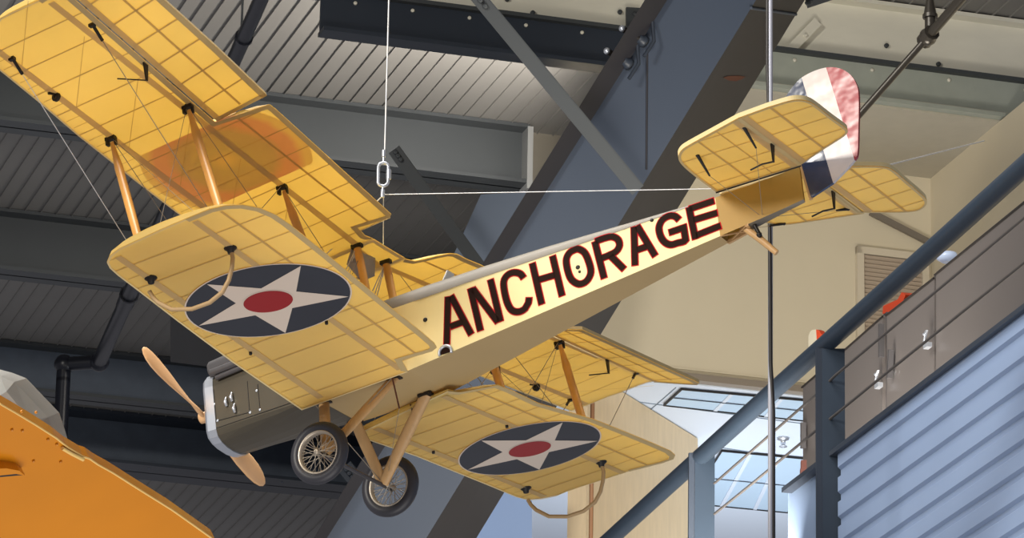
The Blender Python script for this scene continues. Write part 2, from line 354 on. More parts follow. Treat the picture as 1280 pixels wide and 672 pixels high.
# ---- ailerons
def aileron(pl, hinge, px, ang, sg, inner, extra=()):
    h0, h1 = hinge; n0 = nrm(PL[pl][0]); hd = nrm(h1 - h0); aft = nrm(np.cross(hd, n0)); 
    if aft[0] > 0: aft = -aft
    aft2 = aft * math.cos(ang) + n0 * math.sin(ang); n = nrm(np.cross(hd, aft2)); 
    if n[2] < 0: n = -n
    pts = [bpa(x, y, n, n @ h0) for x, y in px] + list(extra)
    P = [h0 + aft2 * .015] + pts + [h1 + aft2 * .015]
    mb = MB(); up = n * .03
    c2 = [(np.array(p) - h0) @ np.array([hd, aft2]).T for p in P]
    mb.prism(P, up, 0, 1)
    c = sum(P) / len(P)
    L = np.linalg.norm(h1 - h0); ch = max(q[1] for q in c2)
    def at2(u, v): return h0 + hd * u + aft2 * v - n * EPS
    def vmax(u):
        vs = []
        for i in range(len(c2)):
            a, b_ = c2[i], c2[(i + 1) % len(c2)]
            if (a[0] - u) * (b_[0] - u) <= 0 and a[0] != b_[0]: vs.append(a[1] + (b_[1] - a[1]) * (u - a[0]) / (b_[0] - a[0]))
        return max(vs) if vs else 0
    k = 0
    while DY * k + .3 < L:
        u = DY * k + .3; w = .01; v = vmax(u); mb.add([at2(u - w, .02), at2(u + w, .02), at2(u + w, v), at2(u - w, v)], [[0, 1, 2, 3]], 2); k += 1
    vm = vmax(.4); v1 = vmax(L - .3)
    def bandv(a0, a1, w, m, e=.001):
        mb.add([at2(.03, a0) - n * e, at2(L - .03, a1) - n * e, at2(L - .03, a1 + w) - n * e, at2(.03, a0 + w) - n * e], [[0, 1, 2, 3]], m)
    bandv(.015, .015, .05, 3); bandv(vm * .52, v1 * .52, .02, 2)
    n_ = len(P)
    for i in range(n_ - 1):                         # binding along the free edges
        a, b_ = P[i], P[i + 1]; d = nrm(b_ - a); s_ = np.cross(n, d); s_ = s_ if s_ @ (c - a) > 0 else -s_
        mb.add([a - n * (EPS + .002), b_ - n * (EPS + .002), b_ + s_ * .05 - n * (EPS + .002), a + s_ * .05 - n * (EPS + .002)], [[0, 1, 2, 3]], 1)
    return part(mb, 'aileron', WM), at2, L
aP, at2P, LP_ = aileron('upP', hingeP, [(333.5, 118.5), (270, 58), (206, 0), (170, -34)], .20, 1, None, [np.array([-1.15, 5.75, 1.93]) * 1.0, np.array([-.93, 5.52, 1.88])])
aS, at2S, LS_ = aileron('upS', hingeS, [(728, 411.5), (780, 435), (840, 462.5), (868, 475), (874, 478.2), (871, 480), (860, 479.7), (835, 478)], -.30, -1, None)
# ---- horn plates
def horn(p, n, d, cs, name='control_horn'):
    p = np.array(p, float); n = nrm(n); d = nrm(d); mb = MB()
    mb.prism([p + d * .035, p - d * .035, p - n * .16 - d * .012, p - n * .16 + d * .012], np.cross(n, d) * .012)
    mb.tube([p - n * .155, p - n * .155 + nrm(cs) * .25], .006, 5)
    return part(mb, name, BLK)
for pl, px in (('upP', (181, 79)), ('upS', (758, 447.5))):
    q = bw(pl, [px])[0]; horn(q, (0, 0, 1), (0, 1, 0), (.9, .25 if pl == 'upP' else -.25, .25))
# ---- pulleys and small fittings
for pl, px in (('upP', (70, 117)), ('upS', (670, 480))):
    q = bw(pl, [px])[0]; mb = MB(); mb.lathe(q + np.array([0, 0, -.03]), (0.2, 1, 0), [(.001, -.01), (.04, -.012), (.034, 0), (.04, .012), (.001, .01)], 14); mb.beam(q + np.array([.03, .07, -.012]), q, .02, .02, (1, 0, 0)); part(mb, 'pulley', BLK)
# ---- struts
def low_top(pl, x, y): return np.array([x, y, zp(pl, x, y) + .03])
UPX = {('P', 'f', 2): (138, 171), ('P', 'r', 2): (234, 131), ('P', 'r', 1): (352, 232), ('S', 'r', 2): (698.5, 426)}
TOPS = {}; BOTS = {}
for sd, sg in (('P', 1), ('S', -1)):
    for k, yu, yl in ((1, 1.72, 1.60), (2, 3.36, 3.25)):
        for fr, xu, xl in (('f', -.02, -.2), ('r', -.70, -1.0)):
            t = np.array([xu, sg * yu, 0]); 
            if (sd, fr, k) in UPX: t = bw('up' + sd, [UPX[(sd, fr, k)]])[0]
            t[2] = zp('up' + sd, t[0], t[1]); bt = low_top('low' + sd, xl, sg * yl)
            TOPS[(sd, k, fr)] = t; BOTS[(sd, k, fr)] = bt
            mb = MB(); d = nrm(bt - t); L = np.linalg.norm(bt - t)
            a = t + d * .05
            pts = [a, a + d * .10, a + d * .24, a + d * .32, a + d * (L * .5), bt - d * .30, bt - d * .12, bt]
            mb.tube(pts, [.018, .026, .042, .040, .042, .040, .030, .02], 12, 0, True, True, side=(1, 0, 0), asp=.48)
            part(mb, 'interplane_strut', WOOD)
            mb = MB(); mb.box(t - np.array([0, 0, .015]), (.09, .045, .035)); mb.box(t - np.array([-.03, 0, .04]), (.02, .045, .07)); mb.box(t - np.array([.035, .02, .04]), (.016, .03, .07)); part(mb, 'strut_socket', BLK)
for px in ((446, 305), (482, 325)):
    t = bw('upC', [px])[0]; fy = .2 if px[0] < 460 else -.28
    for dx, nm in ((0, 'r'), (.62, 'f')):
        a = t + np.array([dx, 0, dx * iu]); bt = bpa(*((461, 378) if px[0] < 460 else (494, 386)), (0, 0, 1), .72 if px[0] < 460 else .78) + np.array([dx, 0, 0])
        mb = MB(); mb.tube([a - np.array([0, 0, .04]), a * .7 + bt * .3, bt], [.036, .040, .038], 12, side=(1, 0, 0), asp=.6)
        part(mb, 'cabane_strut', WOOD)
        mb = MB(); mb.box(a - np.array([0, 0, .02]), (.1, .05, .035)); part(mb, 'strut_socket', BLK)
        if nm == 'r':
            for k in range(3):
                mb = MB(); mb.tube([a - np.array([.0, .0, .02]), a + np.array([.10 + .04 * k, .11 - .1 * k, -.30])], .005, 5); part(mb, 'cabane_wire', WIREW)
# ---- rigging wires
def wire(a, b_, r=.004, m=WIRE, name='rigging_wire'):
    mb = MB(); mb.tube([a, b_], r * .85, 5, caps=False); return part(mb, name, m)
for sd, sg in (('P', 1), ('S', -1)):
    for fr in 'fr':
        t1, t2 = TOPS[(sd, 1, fr)], TOPS[(sd, 2, fr)]; b1, b2 = BOTS[(sd, 1, fr)], BOTS[(sd, 2, fr)]
        xl = -.2 if fr == 'f' else -1.0
        wire(t2, b1); wire(t1, b2); wire(t1, np.array([xl, sg * .46, .06])); wire(np.array([-.02 if fr == 'f' else -.66, sg * .3, 1.35]), b1)
        q = bw('up' + sd, [{('P', 'f'): (15, 72), ('P', 'r'): (115, 30), ('S', 'f'): (713, 498), ('S', 'r'): (795, 464.5)}[(sd, fr)]])[0]
        wire(q, b2, .0045, WIREW if (sd, fr) == ('P', 'f') else WIRE)
        mb = MB(); mb.tube([q, q + (b2 - q) * .075], .014, 6); mb.box(q - np.array([0, 0, .01]), (.05, .04, .03)); part(mb, 'wire_turnbuckle', BLK)
    wire(TOPS[(sd, 2, 'f')], BOTS[(sd, 2, 'r')], .003); wire(TOPS[(sd, 2, 'r')], BOTS[(sd, 2, 'f')], .003)
    wire(TOPS[(sd, 1, 'f')], BOTS[(sd, 1, 'r')], .003)
    # strut bolts under the lower wing
    for px in ([(408, 401), (313, 439)] if sd == 'P' else [(633.4, 530.4), (541.6, 562.6)]):
        q = bw('low' + sd, [px])[0]; mb = MB(); mb.lathe(q - np.array([0, 0, .03]), (0, 0, 1), [(.0005, 0), (.014, 0), (.014, .03), (.0005, .03)], 8); part(mb, 'strut_bolt', BLK)
# ---- wingtip bow skids
hoop = [bpa(x, y, (0, 1, 0), 3.25) for x, y in [(288, 310), (291, 322), (290, 334), (286, 350), (278, 365), (262, 378), (240, 386), (215, 386.5), (198, 378), (191, 371), (187, 364)]]
for sg, pl in ((1, 'lowP'), (-1, 'lowS')):
    pts = [np.array([p[0] - (.03 if sg < 0 else 0), sg * (3.25 if sg > 0 else 3.34), p[2]]) for p in hoop]
    mb = MB(); mb.tube(pts, .019, 8); part(mb, 'wingtip_skid', mat('cane_skid', sr(176, 148, 108), .5) if sg > 0 else bpy.data.materials['cane_skid'])
    for x in (pts[0][0], -.22):
        y = pts[0][1]; z = zp(pl, x, y); mb = MB(); mb.lathe((x, y, z - .05), (0, 0, 1), [(.0005, 0), (.025, 0), (.03, .025), (.055, .045), (.055, .06), (.0005, .06)], 12); part(mb, 'skid_socket', BLK)
# ================================================================ fuselage
XP = -4.75; SL = .33 / 3.15
hwf = lambda x: max(.012, SL * (x - XP)) if x < -1.03 else (.39 if x < -.1 else .39 - .11 * (x + .1) / 1.12)
zbP = lambda x: .063 + (-1.034 - x) * .1735 if x < -1.034 else .063
zbS = lambda x: .10 + (-1.034 - x) * .158 if x < -1.034 else .063 + .037 * min(1, max(0, (-x) / 1.034))
def interp(x, T):
    for (a, b_), (c, d) in zip(T, T[1:]):
        if c <= x <= a: return b_ + (d - b_) * (x - a) / (c - a)
    return T[0][1] if x > T[0][0] else T[-1][1]
ztop = lambda x: interp(x, [(1.1, .60), (-.1, .64), (-1.02, .675), (-1.78, .748), (-2.83, .831), (-3.97, .932), (-4.76, 1.012)])
hdk = lambda x: interp(x, [(0, .22), (-1.2, .22), (-2.3, .165), (-3.2, .09), (-4.0, .012), (-4.8, .005)])
X1, X2 = -3.975, -4.22
body = MB()
xs = [-.1, -.4, -.7, -1.034, -1.4, -1.8, -2.2, -2.6, -2.85, -3.2, -3.6, X1]
for a, b_ in zip(xs, xs[1:]):
    for sg, zb in ((1, zbP), (-1, zbS)):
        body.add([(a, sg * hwf(a), zb(a)), (b_, sg * hwf(b_), zb(b_)), (b_, sg * hwf(b_), ztop(b_)), (a, sg * hwf(a), ztop(a))], [[0, 1, 2, 3]], 0)
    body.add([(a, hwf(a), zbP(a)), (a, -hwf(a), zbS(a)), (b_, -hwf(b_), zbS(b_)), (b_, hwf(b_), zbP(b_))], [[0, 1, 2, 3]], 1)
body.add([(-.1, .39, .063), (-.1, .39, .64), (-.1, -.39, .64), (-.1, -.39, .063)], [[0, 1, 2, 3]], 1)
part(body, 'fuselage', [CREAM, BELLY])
aft = MB()
for a, b_ in ((X1, X2), (X2, -4.5), (-4.5, XP)):
    for sg, zb in ((1, zbP), (-1, zbS)):
        aft.add([(a, sg * hwf(a), zb(a)), (b_, sg * hwf(b_), zb(b_)), (b_, sg * hwf(b_), ztop(b_)), (a, sg * hwf(a), ztop(a))], [[0, 1, 2, 3]], 0)
    aft.add([(a, hwf(a), ztop(a)), (b_, hwf(b_), ztop(b_)), (b_, -hwf(b_), ztop(b_)), (a, -hwf(a), ztop(a))], [[0, 1, 2, 3]], 0)
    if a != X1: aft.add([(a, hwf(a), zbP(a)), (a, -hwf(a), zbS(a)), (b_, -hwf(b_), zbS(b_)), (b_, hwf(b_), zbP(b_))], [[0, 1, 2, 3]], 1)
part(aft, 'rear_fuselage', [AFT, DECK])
mb = MB(); mb.beam((X1, -hwf(X1) + .01, zbS(X1)), (X2, -hwf(X2) + .01, zbS(X2)), .03, .03, (0, 1, 0)); mb.beam((X1, hwf(X1), zbP(X1)), (X2, -hwf(X2), zbS(X2)), .012, .012, (0, 1, 0)); mb.beam((X2, hwf(X2), zbP(X2)), (X1, -hwf(X1), zbS(X1)), .012, .012, (0, 1, 0)); mb.beam((X2, hwf(X2), zbP(X2)), (X2, -hwf(X2), zbS(X2)), .03, .03, (1, 0, 0))
part(mb, 'tail_longeron', WOODL)
dk = MB(); N = 10; xs2 = [-.1, -.6, -1.2, -1.8, -2.4, -3.0, -3.5, X1]; vs = []
for x in xs2:
    for k in range(N + 1):
        th = math.pi * k / N; vs.append((x, (hwf(x) + .004) * math.cos(th), ztop(x) - .004 + hdk(x) * math.sin(th) ** .9))
dk.add(vs, [[i * (N + 1) + k, i * (N + 1) + k + 1, (i + 1) * (N + 1) + k + 1, (i + 1) * (N + 1) + k] for i in range(len(xs2) - 1) for k in range(N)], 0, True)
dk.add(vs[:N + 1], [list(range(N + 1))], 0)
part(dk, 'turtle_deck', DECK)
wsn = MB(); wsn.prism([(-1.25, .10, .84), (-1.25, -.12, .84), (-1.33, -.08, 1.04), (-1.33, .04, 1.04)], (-.012, 0, 0)); part(wsn, 'windscreen', CLEAR)
# painted name
nS = nrm((-SL, 1, 0)); dS = nS @ np.array([XP, 0, 0])
def sp(px, py): return bpa(px, py, nS, dS)
LET = [
 [[(558.6, 431), (560.2, 370)], [(563.5, 369), (589.6, 418.5)], [(562, 408.5), (581, 401.5)]],
 [[(588, 359.5), (600.9, 414)], [(590.5, 360), (623, 403)], [(613, 348.5), (626, 402.5)]],
 [[(655, 348), (650.5, 342.2), (642.5, 340.5), (634.5, 343.8), (629.8, 352), (631, 365.6), (635, 380), (640.6, 388), (648.8, 389.6), (656.5, 385.5), (660.7, 378.2), (661.6, 371)]],
 [[(665.3, 328), (677.5, 381)], [(690.6, 319), (702.9, 370.5)], [(672, 350), (694.8, 343.4)]],
 [[(719, 311.9), (711.6, 316.4), (707.9, 325.5), (710.4, 340.2), (715.2, 350), (724.3, 355), (733.5, 351), (738.7, 340.2), (736, 326.8), (731, 316), (724, 311.4), (718.9, 311.9)]],
 [[(743.4, 301), (755.5, 348.5)], [(743.4, 302), (756.8, 297.3), (765.5, 295.9), (772.4, 299.3), (774.5, 306.5), (770.4, 314), (761.3, 319), (750.8, 323.2)], [(762.5, 318.8), (780.8, 337)]],
 [[(792.6, 282.5), (793.9, 332.5)], [(796, 281.5), (819.6, 320.5)], [(795.5, 312.6), (809.5, 307.8)]],
 [[(849.4, 275.2), (844.2, 270.5), (836.8, 269.8), (828.4, 274.6), (823.9, 283.8), (825.6, 294.5), (830.8, 302.4), (838.3, 305.8), (847.2, 303.6), (857.2, 299.6), (854.8, 284.5), (835.5, 291)]],
 [[(861, 258), (869.6, 299.5)], [(861, 261.5), (893.6, 250.6)], [(866, 275.3), (897.8, 265.6)], [(869, 294.7), (902, 281.6)]]]
def smooth(P):
    if len(P) < 5: return P
    closed = abs(P[0][0] - P[-1][0]) + abs(P[0][1] - P[-1][1]) < .5
    out = []; n = len(P)
    for i in range(n - 1):
        p1, p2 = np.array(P[i]), np.array(P[i + 1])
        if i == n - 2 and n == 12 and not closed or (n == 12 and i >= 9 and not closed): out.append(tuple(p1)); continue
        p0 = np.array(P[i - 1] if i else (P[-2] if closed else P[0])); p3 = np.array(P[i + 2] if i + 2 < n else (P[1] if closed else P[-1]))
        for t in (0, .25, .5, .75): out.append(tuple(.5 * ((2 * p1) + (p2 - p0) * t + (2 * p0 - 5 * p1 + 4 * p2 - p3) * t * t + (3 * p1 - p0 - 3 * p2 + p3) * t ** 3)))
    out.append(tuple(P[-1])); return out
lt = MB()
for L_ in LET:
    for st_ in L_:
        st_ = st_ if L_ is LET[7] and False else smooth(st_); P = [sp(*q) for q in st_]; d1, d2 = P[0] - P[1], P[-1] - P[-2]
        lt.ribbon([p.copy() for p in P], .070, nS, 0, .0, .003); lt.ribbon([p.copy() for p in P], .054, nS, 1, -.008 if np.linalg.norm(P[0] - P[-1]) > .03 else 0, .006)
part(lt, 'painted_name', [RED, BROWN])
for (x, y), r in (((531.5, 399.4), .014), ((722.3, 333.8), .014), ((724.5, 339.5), .009), ((814.8, 275), .012)):
    mb = MB(); q = sp(x, y); mb.lathe(q, nS, [(.0005, .012), (r, .010), (r * 1.5, 0), (.0005, 0)], 12); part(mb, 'control_cable_port', BLK)
mb = MB(); q = bpa(557, 438, nS, dS); ring = [q + np.array([math.cos(t) * .06, -math.cos(t) * 0, math.sin(t) * .06 - .02]) + nS * .012 for t in np.linspace(-.3, math.pi + .3, 16)]
mb.tube(ring, .014, 6, 0); part(mb, 'inspection_ring', SILV)
mb = MB(); mb.prism([q + np.array([math.cos(t) * .048, 0, math.sin(t) * .048 - .02]) + nS * .006 for t in np.linspace(-.2, math.pi + .2, 14)], nS * .004); part(mb, 'inspection_hole', BROWN)
# ---- engine cowl, radiator, engine, propeller
def sect(x, hw, zs, zt_, bulge, tb, rc=.06):
    P = []
    for k in range(9):                              # bottom arc from port to starboard
        th = math.pi * k / 8; P.append((x, hw * math.cos(th), zs - bulge * math.sin(th) ** .8))
    P += [(x, -hw, zs + .05), (x, -hw, zt_ - .1), (x, -hw * .96, zt_ - .03), (x, -hw * .75, zt_ + tb * .5), (x, -hw * .4, zt_ + tb * .9), (x, 0, zt_ + tb), (x, hw * .4, zt_ + tb * .9), (x, hw * .75, zt_ + tb * .5), (x, hw * .96, zt_ - .03), (x, hw, zt_ - .1), (x, hw, zs + .05)]
    return P
def loft(secs, m=0, sm=False, caps=True):
    mb = MB(); n = len(secs[0]); vs = [p for s_ in secs for p in s_]
    mb.add(vs, [[i * n + k, i * n + (k + 1) % n, (i + 1) * n + (k + 1) % n, (i + 1) * n + k] for i in range(len(secs) - 1) for k in range(n)], m, sm)
    if caps: mb.add(secs[0], [list(range(n))], m); mb.add(secs[-1], [list(range(n))[::-1]], m)
    return mb
cw_ = loft([sect(-.1, .385, .075, .62, .012, .06), sect(.3, .345, .085, .615, .06, .05), sect(.7, .31, .093, .61, .10, .05), sect(1.0, .282, .097, .605, .125, .05)])
rv = [(263.8, 484.5), (267.7, 505), (272, 525.5), (312.7, 515.3), (320.8, 488), (325, 511.8), (262.5, 482)]
yc = lambda x: .385 - .103 * (x + .1) / 1.1
ncw = nrm((.0936, 1, 0)); dcw = ncw @ np.array([1.0, .282, 0])
for px in rv[:6]:
    q = bpa(*px, ncw, dcw); cw_.lathe(q, ncw, [(.0005, .008), (.012, .006), (.014, 0), (.0005, 0)], 8, 1)
for px in [(284, 503), (291, 497), (294.5, 511)]:
    q = bpa(*px, ncw, dcw); cw_.tube([q + ncw * .012 + np.array([0, 0, .05]), q + ncw * .03, q + ncw * .012 - np.array([0, 0, .035])], [.006, .017, .012], 8, 1)
for a, b_ in (((267, 486), (270.5, 526)), ((270.5, 526), (312, 515)), ((312, 515), (309, 476)), ((322, 480), (325, 512)), ((264.5, 537), (364, 503))):
    cw_.tube([bpa(*a, ncw, dcw), bpa(*b_, ncw, dcw)], .004, 4, 2)
part(cw_, 'engine_cowl', [COWL, SILV, BLK])
rd = loft([sect(.975, .292, .097, .61, .135, .06), sect(1.06, .292, .097, .61, .135, .06), sect(1.085, .275, .105, .60, .12, .055)])
part(rd, 'radiator', SILV)
en = MB()
en.tube([(1.02, .17, .69), (.6, .19, .72), (.1, .2, .75)], [.10, .11, .11], 10, 0, True, True, asp=1.1)
en.tube([(.97, .30, .625), (.5, .33, .645), (.1, .34, .67)], .04, 8, 0)
en.tube([(.92, .31, .565), (.5, .34, .59), (.1, .35, .61)], .024, 8, 0)
en.box((.93, .17, .635), (.08, .18, .06))
for k in range(4): en.tube([(.78 - .2 * k, .24, .68), (.76 - .2 * k, .3, .62)], .025, 8, 0)
en.tube([(.98, -.14, .70), (.6, -.15, .71), (.1, -.17, .73)], [.09, .1, .1], 10, 0, True, True, asp=1.1)
part(en, 'engine', ENG)
pr_ = MB(); pc = np.array([1.16, .155, .30]); tipd = nrm(np.array([0, .989, .347])); tv = np.cross([1, 0, 0], tipd)
for sg in (1, -1):
    st_ = [(.03, .035, .5), (.12, .035, .5), (.25, .045, .45), (.42, .072, .35), (.6, .098, .25), (.78, .108, .18), (.9, .10, .14), (.98, .078, .12), (1.03, .045, .1), (1.05, .012, .1)]
    vs = []; n = 10
    for r_, c_, a_ in st_:
        o = pc + tipd * r_ * sg; w = tv * math.cos(a_) * sg + np.array([1, 0, 0]) * math.sin(a_); h = np.cross(w, tipd * sg)
        for k in range(n):
            th = 2 * math.pi * k / n; vs.append(o + w * c_ * math.cos(th) + h * c_ * (.2 if r_ > .2 else .6) * math.sin(th))
    pr_.add(vs, [[i * n + k, i * n + (k + 1) % n, (i + 1) * n + (k + 1) % n, (i + 1) * n + k] for i in range(len(st_) - 1) for k in range(n)], 0, True); pr_.add(vs[-n:], [list(range(n))], 0)
pr_.lathe(pc, (1, 0, 0), [(.0005, -.04), (.05, -.04), (.05, .04), (.0005, .05)], 20)
part(pr_, 'propeller', PROPW)
mb = MB(); mb.lathe(pc, (1, 0, 0), [(.0005, -.05), (.02, -.05), (.02, .05), (.0005, .05)], 12); part(mb, 'propeller_hub', SILV)
# ---- undercarriage
XA, ZA, YA = -.2088, -.541, .60
for sg in (1, -1):
    ap = np.array([XA - .01, sg * .50, ZA + .03]); hb = .385
    cz = np.array([XA, sg * YA, ZA]) if sg > 0 else np.array([XA - .02, sg * .61, ZA + .03])
    top_f = bpa(*((405, 503) if sg > 0 else (444, 527)), (0, 0, 1), .06); top_r = bpa(*((493, 473) if sg > 0 else (532, 494)), (0, 0, 1), .063)
    for t in (top_f, top_r):
        mb = MB(); mb.tube([t + (t - ap) * .02, t * .6 + ap * .4, ap], [.052, .056, .05], 12, side=(1, 0, 0), asp=.5); part(mb, 'undercarriage_strut', WOODL)
        mb = MB(); mb.box(t - np.array([0, 0, -.004]), (.13, .07, .025)); part(mb, 'strut_bracket', BLK)
    w = empty('wheel', (0, 0, 0)); w.parent = plane; w.location = tuple(cz * S)
    def wp(mb, nm, m): return build(mb, nm, m, w, sc=S)
    mb = MB(); mb.lathe((0, 0, 0), (0, 1, 0), [(.232 + .05 * math.cos(t), .052 * math.sin(t)) for t in np.linspace(0, 2 * math.pi, 17)[:-1]], 48); wp(mb, 'tyre', TYRE)
    mb = MB(); mb.lathe((0, 0, 0), (0, 1, 0), [(.178, -.03), (.195, -.042), (.2, -.03), (.19, 0), (.2, .03), (.195, .042), (.178, .03), (.172, 0)], 48); wp(mb, 'wheel_rim', RIM)
    mb = MB(); mb.lathe((0, 0, 0), (0, 1, 0), [(.0005, -.07), (.022, -.07), (.026, -.05), (.016, -.03), (.016, .03), (.026, .05), (.022, .07), (.0005, .07)], 16); wp(mb, 'wheel_hub', RIM)
    mb = MB()
    for k in range(36):
        a = 2 * math.pi * k / 36; b2 = a + (.55 if k % 4 < 2 else -.55); y = .05 if k % 2 else -.05
        mb.tube([(.022 * math.cos(b2), y, .022 * math.sin(b2)), (.178 * math.cos(a), 0, .178 * math.sin(a))], .0032, 4, caps=False)
    wp(mb, 'spokes', RIM)
mb = MB(); mb.tube([(XA, .66, ZA), (XA, -.67, ZA + .02)], .018, 10); part(mb, 'axle', ENG)
for a, b_ in (((-.05, .36, .06), (XA, -.48, ZA + .05)), ((-.05, -.36, .06), (XA, .48, ZA + .05)), ((-.86, .36, .06), (XA, .48, ZA + .05))): wire(a, b_, .005)
for px, L in (((490, 470), .3), ((513, 505), .17)):
    q = bpa(*px, (0, 0, 1), .06); mb = MB(); mb.tube([q, q - np.array([.03, .02, L])], .008, 6); part(mb, 'drain_pipe', mat('rusty_pipe', sr(92, 52, 38), .6))
wire(bpa(490, 470, (0, 0, 1), .06) - np.array([.03, .02, .3]), np.array([XA - .1, -.45, ZA + .1]), .003)
# ---- tail
ZT = 1.0076; PL['tail'] = ((0, 0, 1), ZT)
sp_px = [(895, 239), (872, 222), (858, 210.5), (850, 202), (847.8, 196), (849.5, 190.5), (856, 184), (880, 170.5), (923, 147), (1001, 205.5)]
ep_px = [(1000.5, 205), (923, 147), (960, 133.5), (985, 126), (998, 124.2), (1010, 126), (1020, 131.5), (1040, 147), (1057, 159.5), (1059.5, 164), (1055, 169.5), (1032, 184)]
def arc(P):
    out = []; n = len(P)
    for i in range(n - 1):
        p0, p1, p2, p3 = [np.array(P[min(max(k, 0), n - 1)], float) for k in (i - 1, i, i + 1, i + 2)]
        for t in (0, .25, .5, .75): out.append(tuple(.5 * ((2 * p1) + (p2 - p0) * t + (2 * p0 - 5 * p1 + 4 * p2 - p3) * t * t + (3 * p1 - p0 - 3 * p2 + p3) * t ** 3)))
    return out + [tuple(P[-1])]
sp_px = sp_px[:1] + arc(sp_px[1:8]) + sp_px[8:]; ep_px = ep_px[:2] + arc(ep_px[2:11]) + ep_px[11:]
stP = bw('tail', sp_px); elP = bw('tail', ep_px)
mirr = lambda P: [np.array([p[0], -p[1], p[2]]) for p in P]
es_px = [(1030, 234), (1068.6, 264.5), (1100, 265), (1130, 264.5), (1147, 262.5), (1156, 257), (1158.5, 250.5), (1152, 242.5), (1135, 228), (1117, 212.5), (1105, 208), (1085, 207), (1062, 207.5)]
es_px = es_px[:2] + arc(es_px[2:12]) + es_px[12:]
elS = bw('tail', es_px)
stS = mirr(stP)
def tailsurf(name, poly, spans, sg, extra=()):
    mb = MB(); n = len(poly); P = [np.array([p[0], p[1], ZT]) for p in poly]
    mb.prism(P, (0, 0, .04), 0, 1)
    y0, y1 = min(p[1] for p in P), max(p[1] for p in P)
    k = 0
    y = sg * .2
    while y0 < y < y1 or k < 1:
        xr = xrange(P, y)
        if xr: strip(mb, 'tail', (xr[0], y), (xr[1], y), .011, 2)
        y += sg * .29; k += 1
    for xx, w, m in spans:
        xm = xx
        ysn = [y for y in np.linspace(y0 + .01, y1 - .01, 60) if xrange(P, y) and xrange(P, y)[1] < xm < xrange(P, y)[0]]
        if ysn: strip(mb, 'tail', (xm, ysn[0]), (xm, ysn[-1]), w, m, EPS + .001)
    outline_bind(mb, 'tail', P, .022, 4, EPS + .003)
    return part(mb, name, [FABD, PIPE_, RIBSH, SPAR, EDGE])
tailsurf('tailplane', stP, [(-4.31, .016, 2), (-4.52, .010, 2), (-4.735, .07, 3)], 1); tailsurf('tailplane', stS, [(-4.31, .022, 2), (-4.735, .07, 3)], -1)
tailsurf('elevator', elP, [(-4.83, .06, 3), (-5.08, .022, 2)], 1); tailsurf('elevator', elS, [(-4.83, .06, 3), (-5.08, .022, 2)], -1)
for px in ((966, 179), (1042, 238)):
    q = bpa(*px, (0, 0, 1), ZT); mb = MB(); mb.prism([q + np.array([0, .03, -.003]), q + np.array([0, -.035, -.003]), q + np.array([.01, -.01, -.17]), q + np.array([.01, .012, -.17])], (.012, 0, 0)); mb.tube([q + np.array([.01, 0, -.165]), q + np.array([.11, .03, -.17]), q + np.array([.22, .03, -.19])], .008, 5); part(mb, 'control_horn', BLK)
for px, d in (((930, 159), (-.0, -.2, -.12)), ((872, 194), (0, -.2, -.12)), ((1060, 261), (.05, .15, -.05)), ((980, 279), (.1, .1, -.03))):
    q = bpa(*px, (0, 0, 1), ZT); mb = MB(); mb.tube([q, q + np.array(d)], [.016, .008], 6); mb.ball(q, .018); part(mb, 'tail_wire_fitting', BLK)
    wire(q + np.array(d), np.array([-4.35, .0, .66]) if px[0] > 1000 or px[0] < 940 else np.array([-4.2, 0, .6]), .003)
mb = MB(); mb.tube([bpa(895, 240.5, (0, 0, 1), ZT - .01), bpa(1001, 207, (0, 0, 1), ZT - .01)], .009, 5); part(mb, 'root_gap_strip', BLK)
mb = MB(); mb.prism([a + np.array([.01, 0, 0]) for a in bw('upC', [(441, 308), (470, 322)])] + [bpa(468, 345, (1, 0, 0), -.62), bpa(452, 352, (1, 0, 0), -.62), bpa(433, 330, (1, 0, 0), -.62)], (-.004, 0, 0)); part(mb, 'plastic_sheet', mat('clear_plastic_sheet', sr(190, 186, 184), .2, transl=.5))
# rudder
def clip(poly, a, b_, keep):
    out = []; n = len(poly)
    sd = lambda p: ((b_[0] - a[0]) * (p[1] - a[1]) - (b_[1] - a[1]) * (p[0] - a[0])) * keep
    for i in range(n):
        p, q = poly[i], poly[(i + 1) % n]; s1, s2 = sd(p), sd(q)
        if s1 >= 0: out.append(p)
        if s1 * s2 < 0: t = s1 / (s1 - s2); out.append((p[0] + (q[0] - p[0]) * t, p[1] + (q[1] - p[1]) * t))
    return out
rud = [(1013.5, 246.5), (1001.5, 206), (979, 130), (984, 118), (992, 107), (1002, 97), (1018, 88.5), (1035, 84), (1050, 85.5), (1062, 92.5), (1070, 104), (1073.3, 120), (1073, 160), (1072, 190), (1068, 200), (1052, 217.5), (1041, 228.5)]
rud = rud[:2] + arc(rud[2:])
l1 = ((1002, 97), (1041, 227)); l2 = ((1032.6, 84.5), (1068, 199.5))
mb = MB()
for k, pg in enumerate((clip(rud, *l1, 1), clip(clip(rud, *l1, -1), *l2, 1), clip(rud, *l2, -1))):
    P = [bpa(x, y, (0, 1, 0), .015) for x, y in pg]
    mb.prism(P, (0, -.03, 0), k)
part(mb, 'rudder', [SATB, SATW, SATR])
mb = MB(); mb.prism([(XP - .02, .012, ZT + .04), (XP + .0, .012, ZT + .5), (XP + .2, .012, ZT + .36), (XP + .5, .012, ZT + .04)], (0, -.024, 0)); part(mb, 'tail_fin', SATB)
mb = MB(); mb.tube([bpa(1001, 204, (0, 1, 0), 0), bpa(1014, 249, (0, 1, 0), 0)], .018, 8); part(mb, 'sternpost', WOODL)
mb = MB(); mb.tube([bpa(927, 282, (0, 1, 0), 0.0), bpa(948, 297, (0, 1, 0), 0), bpa(971, 316, (0, 1, 0), 0)], [.03, .032, .026], 8, asp=.7); part(mb, 'tail_skid', WOODL)
